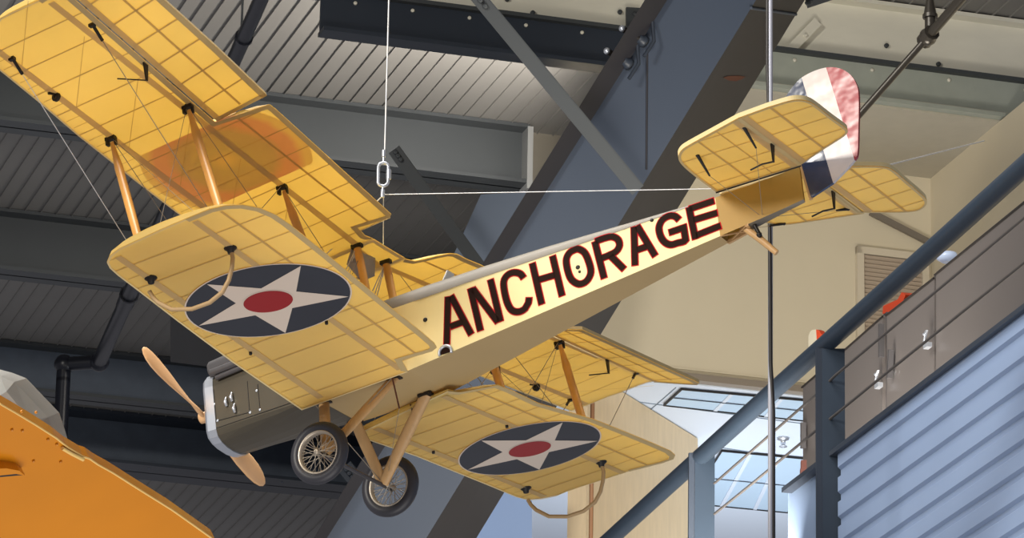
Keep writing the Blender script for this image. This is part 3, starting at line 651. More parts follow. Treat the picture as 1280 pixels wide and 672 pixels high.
mb = MB(); mb.tube([bpa(943, 281, (0, 1, 0), 0), bpa(951, 296, (0, 1, 0), .0)], .018, 8); mb.ball(bpa(949, 293, (0, 1, 0), .03), .025); part(mb, 'skid_spring', BLK)
# ================================================================ THE HALL
UP = np.array([0, 0, 1.]); FW = RCW @ [0, 0, 1.]
ZC = 14.6
e1 = nrm(onz(700, 167, ZC) - onz(335, 122, ZC)); e2 = np.cross(UP, e1)          # beams run along e1, deck ribs along e2
if e2[1] < 0: e2 = -e2
DK1 = mat('painted_metal_deck', sr(128, 126, 122), .6, noise=.06, nscale=.8)
STEEL = mat('dark_painted_steel', sr(64, 68, 71), .5, noise=.08, nscale=1.2)
NAVYS = mat('navy_steel', sr(46, 53, 64), .45, noise=.08, nscale=1)
NAVY2 = mat('lighter_navy_steel', sr(84, 94, 108), .5, noise=.08)  # lighter navy, colour lifted because the far beams rendered near black
BLUES = mat('blue_grey_steel', sr(48, 59, 76), .5, noise=.08, nscale=.7, stretch=(1, 1, .2))
COLSH = mat('shaded_column_steel', sr(38, 38, 44), .5, noise=.1, nscale=1.5)  # column flange and turned-away face, their shade painted into the colour
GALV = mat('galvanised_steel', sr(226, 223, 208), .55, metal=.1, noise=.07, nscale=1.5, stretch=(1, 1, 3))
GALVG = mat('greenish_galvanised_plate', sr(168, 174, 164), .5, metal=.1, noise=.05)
PIPEM = mat('black_pipe', sr(20, 23, 32), .35, noise=.1)
PLAST = mat('beige_plaster', sr(214, 204, 180), .8, noise=.025, nscale=1.2)
SOFF = mat('soffit_plaster', sr(186, 180, 164), .8, noise=.03)
PLY = mat('pale_plywood', sr(222, 200, 164), .6, noise=.05, nscale=4, stretch=(6, 6, 1))
CTILE = mat('white_ceiling_tile', sr(212, 222, 236), .7)
LAMP = mat('lit_diffuser', sr(170, 190, 208), .4, noise=.0, emit=sr(150, 176, 200), es=.35)
RAIL = mat('blue_grey_railing_paint', sr(38, 49, 62), .4, noise=.05)
CORR = mat('pale_blue_corrugated_metal', sr(126, 144, 174), .5, noise=.04, nscale=1.5)
CAB = mat('grey_cabinet_laminate', sr(94, 89, 87), .3, noise=.03, nscale=1)
CABE = mat('cabinet_edge', sr(206, 200, 190), .5)
P0 = onz(500, 142, ZC)
def g(p): d = np.array(p) - P0; return d @ e1, d @ e2
def w_(a, b_, z): return P0 + e1 * a + e2 * b_ + UP * (z - P0[2])
def struct(mb, name, mats, label=None, **k):
    o = build(mb, name, mats, **k); o['kind'] = 'structure'
    if label: o['label'] = label
    return o
# deck with standing ribs
sp_ = abs(g(onz(620, 158.5, ZC))[0] - g(onz(600, 156, ZC))[0])
deck = MB(); a0, a1 = -16, 24; n = int((a1 - a0) / sp_)
prof = []
for k in range(n):
    a = a0 + k * sp_; prof += [(a, 0), (a + sp_ * .03, -.012), (a + sp_ * .07, -.012), (a + sp_ * .10, 0)]
vs = [w_(a, -16, ZC + z) for a, z in prof] + [w_(a, 26, ZC + z) for a, z in prof]; m_ = len(prof)
deck.add(vs, [[i, i + 1, m_ + i + 1, m_ + i] for i in range(m_ - 1)], 0)
deck.add([w_(-16, -16, ZC + .15), w_(24, -16, ZC + .15), w_(24, 26, ZC + .15), w_(-16, 26, ZC + .15)], [[0, 1, 2, 3]], 0)
struct(deck, 'ceiling', DK1, 'ribbed grey metal roof deck between the steel beams')
def girder(top, bot, label, xa=-16, xb=24, m=STEEL, m2=None, fw=.28, thick=.03):
    p = onz(*top, ZC); b_ = g(p)[1]; q = onp(*bot, p, e2); h = q[2]; mb = MB()
    L = xb - xa; c = (xa + xb) / 2; ax = (e1, e2, UP)
    mb.box(w_(c, b_ + .01, (ZC + h) / 2), (L, .02, ZC - h), 0, ax); mb.box(w_(c, b_, h + thick / 2), (L, fw, thick), 1, ax); mb.box(w_(c, b_, ZC - .02), (L, fw, .03), 1, ax)
    k = xa + .5
    while k < xb:
        mb.lathe(w_(k, b_ - fw * .3, h - .004), UP, [(.0005, 0), (.012, 0), (.012, .01), (.0005, .01)], 6, 0); k += 1.3
    return build(mb, 'steel_beam', [m, m2 or m]), b_, h
b2x = g(onp(655, 200, onz(500, 142, ZC), e2))[0]
o, _, _ = girder((500, 142), (500, 217), '', xb=b2x); tag(o, 'grey steel roof beam ending beside the big slanted blue column, behind the hanging cable', 'beam')
o, _, _ = girder((0, 265), (0, 342), ''); tag(o, 'dark roof beam seen left of the long interplane strut', 'beam')
o, _, _ = girder((0, 428), (0, 489), '', m=NAVY2, m2=STEEL); tag(o, 'dark roof beam just above the propeller tip', 'beam')
o, b5, h5 = girder((0, 507), (0, 572), '', m=NAVY2, m2=NAVYS, fw=.5); tag(o, 'navy roof beam behind the engine nose and yellow wing', 'beam')
# galvanised girder with its lower plate (two stretches: painted left, galvanised right)
pW1 = onz(1100, 5, ZC); bW1 = g(pW1)[1]; zW = onp(1100, 84, pW1, e2)[2]; zL = onp(1100, 131, pW1 - e2 * .06, e2)[2]
mb = MB(); ax = (e1, e2, UP)
mb.box(w_(0, bW1 + .01, (ZC + zW) / 2), (28, .02, ZC - zW), 0, ax); mb.box(w_(0, bW1 - .02, zW), (28, .2, .03), 1, ax); mb.box(w_(0, bW1 - .02, ZC - .03), (28, .16, .03), 0, ax)
random.seed(2)
for px in ((1107, 58), (1172, 81), (665, 17), (774, 16), (633, 0), (640, -8)):
    q = onp(*px, pW1, e2); mb.lathe(q - e2 * .02, e2, [(.0005, -.01), (.016, -.008), (.018, .01), (.0005, .01)], 10, 1)
tag(build(mb, 'roof_girder', [GALV, STEEL]), 'long galvanised roof girder crossing at the top of the photo', 'beam')
aL = g(onp(397, 30, pW1, e2))[0]; aM = g(onp(850, 80, pW1, e2))[0]
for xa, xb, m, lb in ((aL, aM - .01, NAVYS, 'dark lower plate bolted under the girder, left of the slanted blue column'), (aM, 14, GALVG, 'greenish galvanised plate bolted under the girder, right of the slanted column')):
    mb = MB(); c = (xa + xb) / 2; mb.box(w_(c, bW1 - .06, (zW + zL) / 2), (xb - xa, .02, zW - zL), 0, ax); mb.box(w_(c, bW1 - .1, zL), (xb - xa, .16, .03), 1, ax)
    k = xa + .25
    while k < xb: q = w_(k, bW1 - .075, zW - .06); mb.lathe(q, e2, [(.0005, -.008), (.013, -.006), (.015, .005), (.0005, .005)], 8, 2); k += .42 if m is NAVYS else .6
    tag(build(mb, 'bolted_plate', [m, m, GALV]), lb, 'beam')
# ---- big slanted box column
def lin(p, q, y): return p[0] + (q[0] - p[0]) * (y - p[1]) / (q[1] - p[1])
E0 = ((609, 320), (806, 0)); E1_ = ((634, 316), (834, 0)); E2_ = ((777, 274), (945, 0)); E3 = ((769, 388), (1006, 0))
def ed(E, y, dep): return at(lin(*E, y), y, dep)
yt, yb_ = -60, 1500
dv = nrm(ed(E2_, 0, 30) - ed(E2_, 500, 30)); bk = nrm(RCW @ [0.25, -.05, 1.])
col = MB()
T = [ed(E1_, yt, 30), ed(E2_, yt, 30), ed(E3, yt, 30.9), ed(E1_, yt, 31.5)]; B_ = [ed(E1_, yb_, 30), ed(E2_, yb_, 30), ed(E3, yb_, 30.9), ed(E1_, yb_, 31.5)]
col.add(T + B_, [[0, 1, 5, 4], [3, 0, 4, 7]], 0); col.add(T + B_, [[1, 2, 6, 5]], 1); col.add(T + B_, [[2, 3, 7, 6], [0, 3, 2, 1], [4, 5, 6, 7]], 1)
T = [ed(E0, yt, 29.8), ed(E1_, yt, 29.95), ed(E1_, yt, 30.1), ed(E0, yt, 29.95)]; B_ = [ed(E0, yb_, 29.8), ed(E1_, yb_, 29.95), ed(E1_, yb_, 30.1), ed(E0, yb_, 29.95)]
col.add(T + B_, [[0, 1, 5, 4], [1, 2, 6, 5], [2, 3, 7, 6], [3, 0, 4, 7], [0, 3, 2, 1], [4, 5, 6, 7]], 2)
col.tube([at(809, 62, 30.0), at(808, 212, 30.0)], .007, 6, 1); col.tube([ed(E2_, 10, 29.98), ed(E3, 18, 30.88)], .01, 6, 0)
qq = [at(918 + dx_, 98 + dy_, 30.0) for dx_, dy_ in ((-14, -1), (-8, -3), (6, -3.5), (14, -2), (9, 1), (2, 3.5), (-7, 2.5))]; nf = nrm(np.cross(ed(E2_, 0, 30) - ed(E3, 0, 30.9), ed(E2_, 300, 30) - ed(E2_, 0, 30))); col.prism([onp(918 + dx_, 98 + dy_, ed(E2_, 0, 30) - FW * .012, nf) for dx_, dy_ in ((-14, -1), (-8, -3), (6, -3.5), (14, -2), (9, 1), (2, 3.5), (-7, 2.5))], -FW * .004, 3)
RUST = mat('rust_patch', sr(84, 48, 34), .8)
colo = build(col, 'slanted_column', [BLUES, COLSH, COLSH, RUST]); tag(colo, 'huge slanted blue-grey steel column behind the aeroplane tail', 'column')
for k, (x, y) in enumerate(((786, 80), (805, 52))):
    mb = MB(); p = at(x, y, 29.96); ax_ = nrm(RCW @ [-.8, -.45, -.5])
    mb.lathe(p, ax_, [(.0005, -.01), (.04, -.01), (.04, .015), (.03, .03), (.03, .05), (.0005, .05)], 14, 0); mb.tube([p, p + ax_ * .09, p + ax_ * .18], [.022, .022, .02], 8, 1); mb.ball(p + ax_ * .18, .022, 2)
    mb.tube([p - FW * .05 + np.array([.05, 0, .13]), p - FW * .05 + np.array([.06, 0, .0]), p - FW * .05 + np.array([0, 0, -.10])], .012, 6, 0)
    tag(build(mb, 'anchor_bolt', [NAVYS, BLK, SILV]), ['lower anchor bolt with long pin on the slanted column', 'upper anchor bolt with short pin on the slanted column'][k], 'bolt')
mb = MB(); p = onp(783, 10, pW1 - e2 * .03, e2); mb.prism([onp(x, y, pW1 - e2 * .03, e2) for x, y in ((782, 10), (800, 11), (800, 60), (782, 58))], -e2 * .02); q = onp(793, 18, pW1 - e2 * .05, e2); mb.lathe(q, e2, [(.0005, -.02), (.014, -.02), (.014, .01), (.0005, .01)], 8)
tag(build(mb, 'gusset_plate', STEEL), 'small dark gusset plate on the girder beside the slanted column', 'bracket')
# ---- braces
def brace(p, q, dp, dq, w, label, m=STEEL):
    mb = MB(); a, b_ = at(*p, dp), at(*q, dq); sd = nrm(RCW @ [1, .4, 0]); mb.beam(a, b_, w, .02, sd); d = nrm(b_ - a); s2 = nrm(sd - d * (sd @ d)); n = np.cross(d, s2)
    if n @ (RCW @ [0, 0, 1.]) > 0: n = -n
    mb.beam(a + s2 * w * .45 - n * w * .45, b_ + s2 * w * .45 - n * w * .45, w, .02, n)
    for t in (.02, .05, .08): mb.lathe(a + (b_ - a) * t - n * -.015, n, [(.0005, 0), (.018, 0), (.016, .02), (.0005, .02)], 8)
    tag(build(mb, 'diagonal_brace', m), label, 'brace')
brace((590, -12), (797, 238), 29.4, 29.4, .085, 'steel angle brace crossing in front of the slanted column')
brace((492, 187), (602, 338), 33, 33, .085, 'steel angle brace running down behind the cockpit', STEEL)
brace((1008, 4), (1062, -14), 31, 31, .05, 'short dark strut at the top right of the slanted column', STEEL)
mb = MB(); mb.beam(onp(955, 96, pW1 - e2 * .05, e2), onp(1022, 27, pW1 - e2 * .05, e2), .07, .02, RCW @ [1, 1, 0]); q = onp(1007, 44, pW1 - e2 * .07, e2); mb.lathe(q, e2, [(.0005, -.01), (.012, -.01), (.012, .02), (.0005, .02)], 8)
tag(build(mb, 'diagonal_brace', GALV), 'short galvanised strap on the girder above the rudder', 'brace')
# ---- stub plates by the column
def slab(poly, dep, vec, name, m, label=None, cat=None, st=False):
    mb = MB(); mb.prism([at(x, y, dep if not isinstance(dep, (list, tuple)) else dep[i]) for i, (x, y) in enumerate(poly)], vec)
    o = build(mb, name, m)
    if st: o['kind'] = 'structure'
    if label: o['label'] = label
    if cat: o['category'] = cat
    return o
p2 = onz(500, 142, ZC) + e2 * .05
mb = MB(); mb.prism([onp(x, y, p2, e2) for x, y in ((657, 163), (720, 170), (640, 262), (655, 240))], e2 * .03); tag(build(mb, 'end_plate', mat('cream_steel', sr(120, 115, 104), .6)), 'cream end plate lit beside the slanted column', 'plate')
mb = MB(); mb.box((onp(659, 163, p2 - e2 * .1, e2) + onp(657, 240, p2 - e2 * .1, e2)) / 2, (.045, .2, onp(659, 163, p2, e2)[2] - onp(657, 240, p2, e2)[2]), 0, (e1, e2, UP)); tag(build(mb, 'stiffener', mat('pale_steel', sr(150, 152, 152), .5)), 'pale vertical stiffener at the end of the grey roof beam', 'plate')
slab([(601, 243), (700, 236), (700, 400), (530, 400)], 34, FW * .1, 'wall_panel', mat('slate_panel', sr(98, 110, 128), .6), 'slate blue flat panel between the two braces and the column', 'panel')
slab([(213, 385), (640, 440), (640, 505), (213, 452)], 35, FW * .1, 'steel_panel', PIPEM, 'navy steel panel with rivets above the engine', 'panel')
slab([(512, 569), (530, 560), (640, 590), (640, 760), (520, 760)], 35, FW * .1, 'steel_panel', mat('blue_panel', sr(66, 88, 116), .6), 'mid blue steel panel below the far wheel', 'panel')
slab([(583, 594), (665, 590), (665, 760), (560, 760), (574, 612)], 34, FW * .1, 'wall_panel', mat('light_blue_panel', sr(130, 156, 200), .6), 'pale blue panel peeping below the far lower wing', 'panel')
brace((430, 583), (560, 740), 33.2, 33.2, .1, 'blue steel brace low behind the near wheel', NAVYS)
# ---- sprinkler pipes
def elbow(p, r=.06): mb_.ball(p, r)
zp_ = 13.1
A_ = onz(332, -14, zp_); Bp = onz(124, 452, zp_); Cp = onz(80, 455, zp_)
mb_ = MB(); mb_.tube([A_, Bp], [.05, .062], 12); mb_.tube([Bp, Cp], .058, 12); mb_.tube([Cp, Cp - UP * 1.2], .058, 12)
for p in (Bp, Cp): mb_.ball(p, .082, 0, 10)
for t, L in ((.118, .10), (.80, .14)):
    d = nrm(Bp - A_); p = A_ + (Bp - A_) * t; mb_.tube([p - d * L, p + d * L], .05 + .022 * t, 12); mb_.tube([p - d * L, p - d * (L - .03)], .06 + .022 * t, 12)
q = Cp - UP * .12; mb_.tube([q, q - UP * .03], .058, 12); q = Bp + nrm(Cp - Bp) * .1; mb_.tube([q, q + nrm(Cp - Bp) * .03], .056, 12)
p = A_ + (Bp - A_) * .122; mb_.tube([p, p + UP * 1.4], .008, 6, 1)
tag(build(mb_, 'sprinkler_pipe', [PIPEM, STEEL]), 'black pipe with elbows running down behind the upper left wing', 'pipe')
DKP = mat('dark_bronze_pipe', sr(58, 54, 48), .3, metal=.4)
mb = MB(); p, q, r = at(1072, 146, 26), at(1160, 46, 26), at(1235, -40, 25.4); mb.tube([p, q], .019, 10); mb.tube([q, r], .027, 10)
d = nrm(r - q); mb.tube([q - d * .05, q + d * .05], .045, 10); s_ = at(1163, 40, 26); mb.tube([s_, s_ + UP * .12], .03, 10); mb.tube([s_ + UP * .08, s_ + UP * .1], .042, 10); mb.tube([s_ + UP * .1, s_ + UP * .19], [.036, .02], 10); mb.ball(q, .05)
tag(build(mb, 'sprinkler_pipe', DKP), 'dark pipe with coupling rising to the top right corner above the rudder', 'pipe')
# ---- mezzanine: soffit, walls, vent
ZS = zL - .03
cor = onz(1163, 223, ZS)
ga, gb = g(cor); ZF = onp(1002, 492, cor, e2)[2]; aS = g(onp(712, 300, cor, e2))[0]
mb = MB(); mb.prism([w_(aS, bW1 - .1, ZS), w_(ga + 4, bW1 - .1, ZS), w_(ga + 4, gb + .1, ZS), w_(aS, gb + .1, ZS)], UP * .08); struct(mb, 'soffit', SOFF, 'grey-beige soffit behind the rudder')
mb = MB(); mb.prism([w_(aS, gb, ZF), w_(ga + .1, gb, ZF), w_(ga + .1, gb, ZS), w_(aS, gb, ZS)], e2 * .15)
struct(mb, 'wall_back', PLAST, 'beige upper wall behind the fuselage and tail')
mb = MB(); mb.prism([w_(ga, gb, ZF - 8), w_(ga, gb - 9, ZF - 8), w_(ga, gb - 9, ZS), w_(ga, gb, ZS)], e1 * .15); struct(mb, 'wall_right', PLAST, 'beige side wall at the right of the vent')
mb = MB(); mb.box(w_((aS + ga) / 2, gb - .02, ZF + .015), (ga - aS, .12, .05), 0, ax); struct(mb, 'trim_1', mat('taupe_trim', sr(140, 130, 118), .6))
mb = MB(); mb.box(w_((aS + ga) / 2, gb - .005, onp(900, 466, cor, e2)[2]), (ga - aS, .02, .012), 0, ax); struct(mb, 'trim_2', PLAST)
q0 = cor - e2 * .03
def fp(x, y, o=0.0): return onp(x, y, cor - e2 * o, e2)
vent = empty('louvred_vent', fp(1069, 385)); tag(vent, 'louvred air vent with pale frame on the beige wall behind the handrail', 'vent')
def vpart(mb, nm, m): o = build(mb, nm, m, vent); o.matrix_parent_inverse = Matrix.Translation(-vent.location); return o
mb = MB(); x0, x1 = g(fp(1069, 340))[0], g(fp(1159, 340))[0]; z1 = fp(1069, 309)[2]; z0 = z1 - .95; fwid = .055
for a, b_, c, d in ((x0, x0 + fwid, z0, z1), (x1 - fwid, x1, z0, z1), (x0, x1, z1 - fwid, z1), (x0, x1, z0, z0 + fwid)): mb.box(w_((a + b_) / 2, gb - .02, (c + d) / 2), (b_ - a, .05, d - c), 0, ax)
vpart(mb, 'vent_frame', mat('pale_vent_frame', sr(208, 198, 178), .6))
mb = MB(); z = z1 - fwid - .02
while z > z0 + fwid:
    mb.box(w_((x0 + x1) / 2, gb - .02, z), (x1 - x0 - .1, .036, .006), 0, (e1, nrm(e2 * .6 - UP * .8), nrm(UP * .6 + e2 * .8))); z -= .033
vpart(mb, 'vent_slats', mat('vent_slat', sr(176, 160, 142), .6)); mb = MB(); mb.box(w_((x0 + x1) / 2, gb - .003, (z0 + z1) / 2), (x1 - x0 - .05, .004, z1 - z0 - .05), 0, ax); vpart(mb, 'vent_backing', BLK)
mb = MB(); mb.beam(fp(1088, 265, .05), fp(1166, 305, .05), .045, .03, UP); tag(build(mb, 'conduit_bar', mat('grey_bar', sr(120, 112, 102), .6)), 'slanting grey bar on the wall below the far elevator', 'bar')
# ---- lit lower ceiling beyond the beige wall
zc2 = ZF - .02
mb = MB(); aQ = g(onz(700, 560, zc2))[0]
mb.prism([w_(aS - .3, gb, zc2), w_(ga + 5, gb, zc2), w_(ga + 5, gb + 14, zc2), w_(aS - .3, gb + 14, zc2)], UP * .05); struct(mb, 'ceiling_lower', CTILE, 'bluish white tiled ceiling under the mezzanine')
mb = MB()
for a, b_ in (((790, 501), (1010, 530)), ((845, 484), (790, 532)), ((880, 556), (1010, 575))): mb.beam(onz(*a, zc2 - .003), onz(*b_, zc2 - .003), .008, .004, RCW @ [0, 1, 0])
struct(mb, 'trim_3', mat('tile_joint', sr(130, 145, 160), .7))
def troffer(px, label):
    t = empty('ceiling_light', onz(*px[0], zc2)); tag(t, label, 'ceiling light')
    P = [onz(x, y, zc2 - .012) for x, y in px]; c = sum(P) / 4; mb = MB()
    for i in range(4): mb.beam(P[i], P[(i + 1) % 4], .012, .015, np.cross(UP, P[(i + 1) % 4] - P[i]))
    o = build(mb, 'light_frame', BLK, t); o.matrix_parent_inverse = Matrix.Translation(-t.location)
    mb = MB(); mb.prism(P, UP * .004); o = build(mb, 'diffuser', LAMP, t); o.matrix_parent_inverse = Matrix.Translation(-t.location)
    mb = MB(); n = 3
    for k in range(1, n): mb.beam(P[0] + (P[1] - P[0]) * k / n, P[3] + (P[2] - P[3]) * k / n, .03, .012, P[1] - P[0]); mb.beam(P[0] * .5 + P[3] * .5, P[1] * .5 + P[2] * .5, .02, .012, P[1] - P[2])
    o = build(mb, 'louvre_grid', CTILE, t); o.matrix_parent_inverse = Matrix.Translation(-t.location)
troffer([(852, 486), (1040, 503), (1020, 527), (830, 506)], 'wide ceiling light panel with dark frame under the mezzanine edge')
troffer([(902, 563), (1010, 573), (985, 640), (860, 628)], 'lower ceiling light with louvres, half behind the railing post')
mb = MB(); p = onz(979, 547, zc2); mb.lathe(p, -UP, [(.0005, 0), (.05, 0), (.045, .012), (.02, .02), (.015, .06), (.03, .065), (.03, .07), (.0005, .07)], 16); tag(build(mb, 'fire_sprinkler', SILV), 'chrome sprinkler head on the lit ceiling between the cables', 'sprinkler')
# ---- plywood wall panel
pz = zc2 - .01; a, b_ = onz(735, 463, pz), onz(872.5, 548, pz); mb = MB(); nv_ = np.cross(nrm(b_ - a), UP); nv_ = nv_ if nv_ @ FW > 0 else -nv_
mb.prism([a, b_, b_ - UP * 3.2, a - UP * 3.2], nv_ * .15); struct(mb, 'wall_left', PLY, 'pale plywood wall panel behind the far lower wingtip')
mb = MB(); p = at(741, 480, 31.0); mb.tube([p, p - UP * 2.5], .014, 8); tag(build(mb, 'thin_post', mat('brown_post', sr(128, 92, 64), .5)), 'thin brown post between the far wingtips', 'post')
# ---- balcony railing
DR = 24.5; PA = at(1040, 422, DR); eb = nrm(onz(1178, 300, PA[2]) - onz(986, 470, PA[2])); nb_ = np.cross(eb, UP); nb_ = nb_ if nb_ @ FW > 0 else -nb_
def rb(x, y, o=0.0): return onp(x, y, PA + nb_ * o, nb_)
rail = empty('balcony_railing', rb(1040, 600)); tag(rail, 'blue-grey metal balcony railing with round handrail and steel cables', 'railing')
def rpart(mb, nm, m): o = build(mb, nm, m, rail); o.matrix_parent_inverse = Matrix.Translation(-rail.location); return o
def lineb(p, q, x0, x1, o=0.0):
    f = lambda x: p[1] + (q[1] - p[1]) * (x - p[0]) / (q[0] - p[0]); a = rb(x0, f(x0), o); b_ = rb(x1, f(x1), o); return a, b_
a, b_ = rb(988, 469), rb(1177, 301); hd_ = nrm(b_ - a); mb = MB(); mb.tube([a - hd_ * 1.5, a, rb(836, 608) * 0 + a - hd_ * .0 + hd_ * .01, b_, b_ + hd_ * 2.5] if False else [rb(740, 694), rb(836, 606.5), rb(987, 470), rb(1177, 301), rb(1320, 172), rb(1320, 172) + nrm(rb(1320, 172) - rb(1177, 301)) * 4], .047, 16); rpart(mb, 'handrail', RAIL)
post_t = rb(1040, 440)
for x, y0 in ((1041.5, 436), (881, 566)):
    mb = MB(); t = rb(x, y0, .02); s_ = 1.0 if x > 1000 else .95; mb.box(t - UP * 1.0, (.115 * s_, .02, 2.0), 0, (nrm(RCW @ [1, 0, 0]), nrm(np.cross(UP, RCW @ [1, 0, 0])), UP))
    mb.box(t - UP * 1.0 + nrm(RCW @ [-1, 0, .0]) * .073, (.032, .02, 2.0), 1, (nrm(RCW @ [1, 0, .2]), nrm(np.cross(UP, RCW @ [1, 0, .2])), UP))
    rpart(mb, 'railing_post', [RAIL, NAVYS])
for pts in ([(893, 603.5), (895, 602), (1021, 492), (1044, 469), (1200, 339), (1310, 247)], [(893, 642), (939, 605), (1021, 537), (1044, 518), (1103, 470), (1200, 392), (1310, 304)]):
    mb = MB(); mb.tube([rb(x, y, .0) for x, y in pts] + [rb(*pts[-1]) + nrm(rb(*pts[-1]) - rb(*pts[-2])) * 4], .0075, 6); rpart(mb, 'railing_cable', mat('dull_cable', sr(84, 80, 78), .4, metal=.3))
# corrugated side panel and its trim
z_top = rb(1047, 566, .05)[2]; o5 = .03
left = rb(1049, 566, o5)
per = .128; prf = []
for k in range(12):
    z = -.0 - k * per; prf += [(-.008, z), (-.008, z - per * .58), (.008, z - per * .68), (.008, z - per * .90)]
ebz = nrm(rb(1200, 452, o5) - left)
mb = MB(); L = 7; base = left + UP * 0
vs = [base + nb_ * a + UP * z for a, z in prf] + [base + ebz * L + nb_ * a + UP * z for a, z in prf]; m_ = len(prf)
mb.add(vs, [[i, i + 1, m_ + i + 1, m_ + i] for i in range(m_ - 1)], 0)
vs2 = [base + nb_ * .04 + UP * 0, base + nb_ * .04 - UP * 12 * per, base + ebz * L + nb_ * .04 - UP * 12 * per, base + ebz * L + nb_ * .04]; mb.add(vs2, [[0, 1, 2, 3]], 0)
tag(build(mb, 'corrugated_panel', CORR), 'pale blue corrugated metal panel under the railing at lower right', 'panel')
mb = MB(); mb.beam(rb(985, 613, .03), base + ebz * L + UP * .01, .07, .025, nb_); tag(build(mb, 'edge_trim', NAVYS), 'dark edge trim along the top of the corrugated panel', 'trim')
mb = MB(); mb.prism([rb(985, 614, .05), rb(1049, 567, .05), rb(1049, 567, .05) - UP * .9, rb(985, 614, .05) - UP * .9], nb_ * .05); tag(build(mb, 'balcony_fascia', mat('slate_fascia', sr(120, 138, 166), .5)), 'slate blue fascia strip left of the corrugated panel', 'fascia')
# ---- cabinets behind the railing
def cabinet(px, label, oo=1.0, dep=.45):
    c = empty('cabinet', rb(*px[2], oo)); tag(c, label, 'cabinet')
    def cp(mb, nm, m): o = build(mb, nm, m, c); o.matrix_parent_inverse = Matrix.Translation(-c.location); return o
    P = [rb(x, y, oo) for x, y in px]; mb = MB(); mb.prism([p + nb_ * .02 for p in P], nb_ * dep); cp(mb, 'cabinet_body', ENG)
    cc = sum(P) / 4; mb = MB(); mb.prism([p + (cc - p) * .015 - UP * .01 for p in P], nb_ * .02); cp(mb, 'cabinet_door', CAB)
    mb = MB(); mb.tube([P[0] - UP * .03 + nb_ * -.004, P[1] - UP * .03 - nb_ * .004], .006, 5); cp(mb, 'shadow_gap', BLK)
    return c, cp
def dn(p, h, o=1.0): return p
c1, cp1 = cabinet([(1003, 478), (1104, 389), (1104, 620), (1003, 720)], 'grey cabinet left of the cabinet gap, behind the railing post')
c2, cp2 = cabinet([(1108, 388), (1168, 341), (1168, 560), (1108, 610)], 'grey cabinet right of the narrow dark gap')
c3, cp3 = cabinet([(1169, 337), (1320, 214), (1320, 470), (1169, 560)], 'tallest grey cabinet at the right edge of the photo')
for cpf, px in ((cp1, (1096, 477)), (cp2, (1157, 427))):
    mb = MB(); q = rb(px[0], px[1], .96); mb.tube([q + UP * .05 - ebz * .03, q + UP * .06 + ebz * .02, q - UP * .0 - ebz * .03, q - UP * .03 + ebz * .03], .008, 6); mb.box(q - UP * .03 + ebz * .03, (.06, .03, .025), 0, (ebz, nb_, UP)); cpf(mb, 'cabinet_latch', SILV)
for cpf, a, b_ in ((cp1, (1101.5, 405), (1101.5, 446)), (cp2, (1113.5, 437), (1112, 472)), (cp1, (1004, 528), (1004, 560))):
    mb = MB(); mb.beam(rb(*a, .97), rb(*b_, .97), .018, .03, ebz); cpf(mb, 'cabinet_handle', ENG)
mb = MB(); mb.prism([rb(x, y, 1.15) for x, y in ((1103, 392), (1104, 382), (1122, 374), (1127, 365), (1132, 368), (1124, 388))], nb_ * .2); tag(build(mb, 'red_box', mat('red_box_paint', sr(206, 74, 40), .5)), 'red-orange object on the cabinet under the louvred vent', 'box')
mb = MB(); P = [(1010.5, 440), (1010.5, 420), (1012, 415), (1015.5, 412), (1020, 411.5)]; Q = [(1020, 411.5), (1024, 413), (1027, 418), (1027.5, 424), (1027.5, 440), (1022, 440)]
mb.prism([rb(x, y, 1.0) for x, y in P + [(1022, 440)]], nb_ * .03, 0); mb.prism([rb(x, y, 1.0) for x, y in Q], nb_ * .03, 1)
tag(build(mb, 'rounded_sign', [mat('cream_sign', sr(206, 198, 176), .5), bpy.data.materials['red_box_paint']]), 'small round-topped cream and red sign behind the handrail', 'sign')
mb = MB(); p = at(1184, 317, 27); mb.lathe(p, -UP, [(.0005, 0), (.055, 0), (.06, .03), (.03, .05), (.0005, .05)], 16); tag(build(mb, 'round_ceiling_lamp', mat('lamp_glass', sr(190, 205, 230), .2, emit=sr(190, 205, 235), es=.2)), 'small pale round lamp just under the handrail at right', 'lamp')
mb = MB(); mb.box(at(1004.5, 584, DR + 1.2), (.03, .05, .07)); mb.box(at(1006, 592, DR + 1.2), (.05, .05, .05)); tag(build(mb, 'door_stop', mat('brown_plastic', sr(70, 40, 34), .5)), 'small dark brown piece under the left cabinet handle', 'fitting')
# ---- hanging cables
dh = 21.1
hk = at(479.5, 243, dh); top = at(480, 186, dh); top = hk + UP * (top - hk)[2]
def cable(pts, r, label, name='suspension_cable', m=WIREW, cat='cable'): mb = MB(); mb.tube(pts, r, 6, caps=False); return tag(build(mb, name, m), label, cat)
cable([top, top + UP * (ZC - top[2])], .0036, 'thin vertical steel cable holding the quick link over the centre section')
mb = MB(); c = at(479, 218, dh); u1 = nrm(RCW @ [1, 0, 0]); 
pts = [c + u1 * math.cos(t) * .022 + UP * (math.sin(t) * .022 + (.032 if math.sin(t) > 0 else -.032)) for t in np.linspace(0, 2 * math.pi, 25)]
mb.tube(pts, .0075, 8); mb.tube([c + u1 * .024 - UP * .022, c + u1 * .024 + UP * .022], .0115, 8)
for z0, z1 in ((.082, .112), (-.07, -.105)): mb.tube([c + UP * z0, c + UP * z1], .0095, 8)
mb.tube([c + UP * .05, c + UP * .085], .005, 6); mb.tube([c - UP * .05, c - UP * .075], .005, 6)
tag(build(mb, 'quick_link', SILV), 'silver quick link with ferrules above the wing centre section', 'shackle')
cable([hk, a2w((-.4, .55, 1.27))], .003, 'slack white cable from the quick link down to the wing centre')
cable([hk + UP * 0, a2w((-.6, -.15, 1.25))], .0022, 'faint second cable from the quick link to the wing centre')
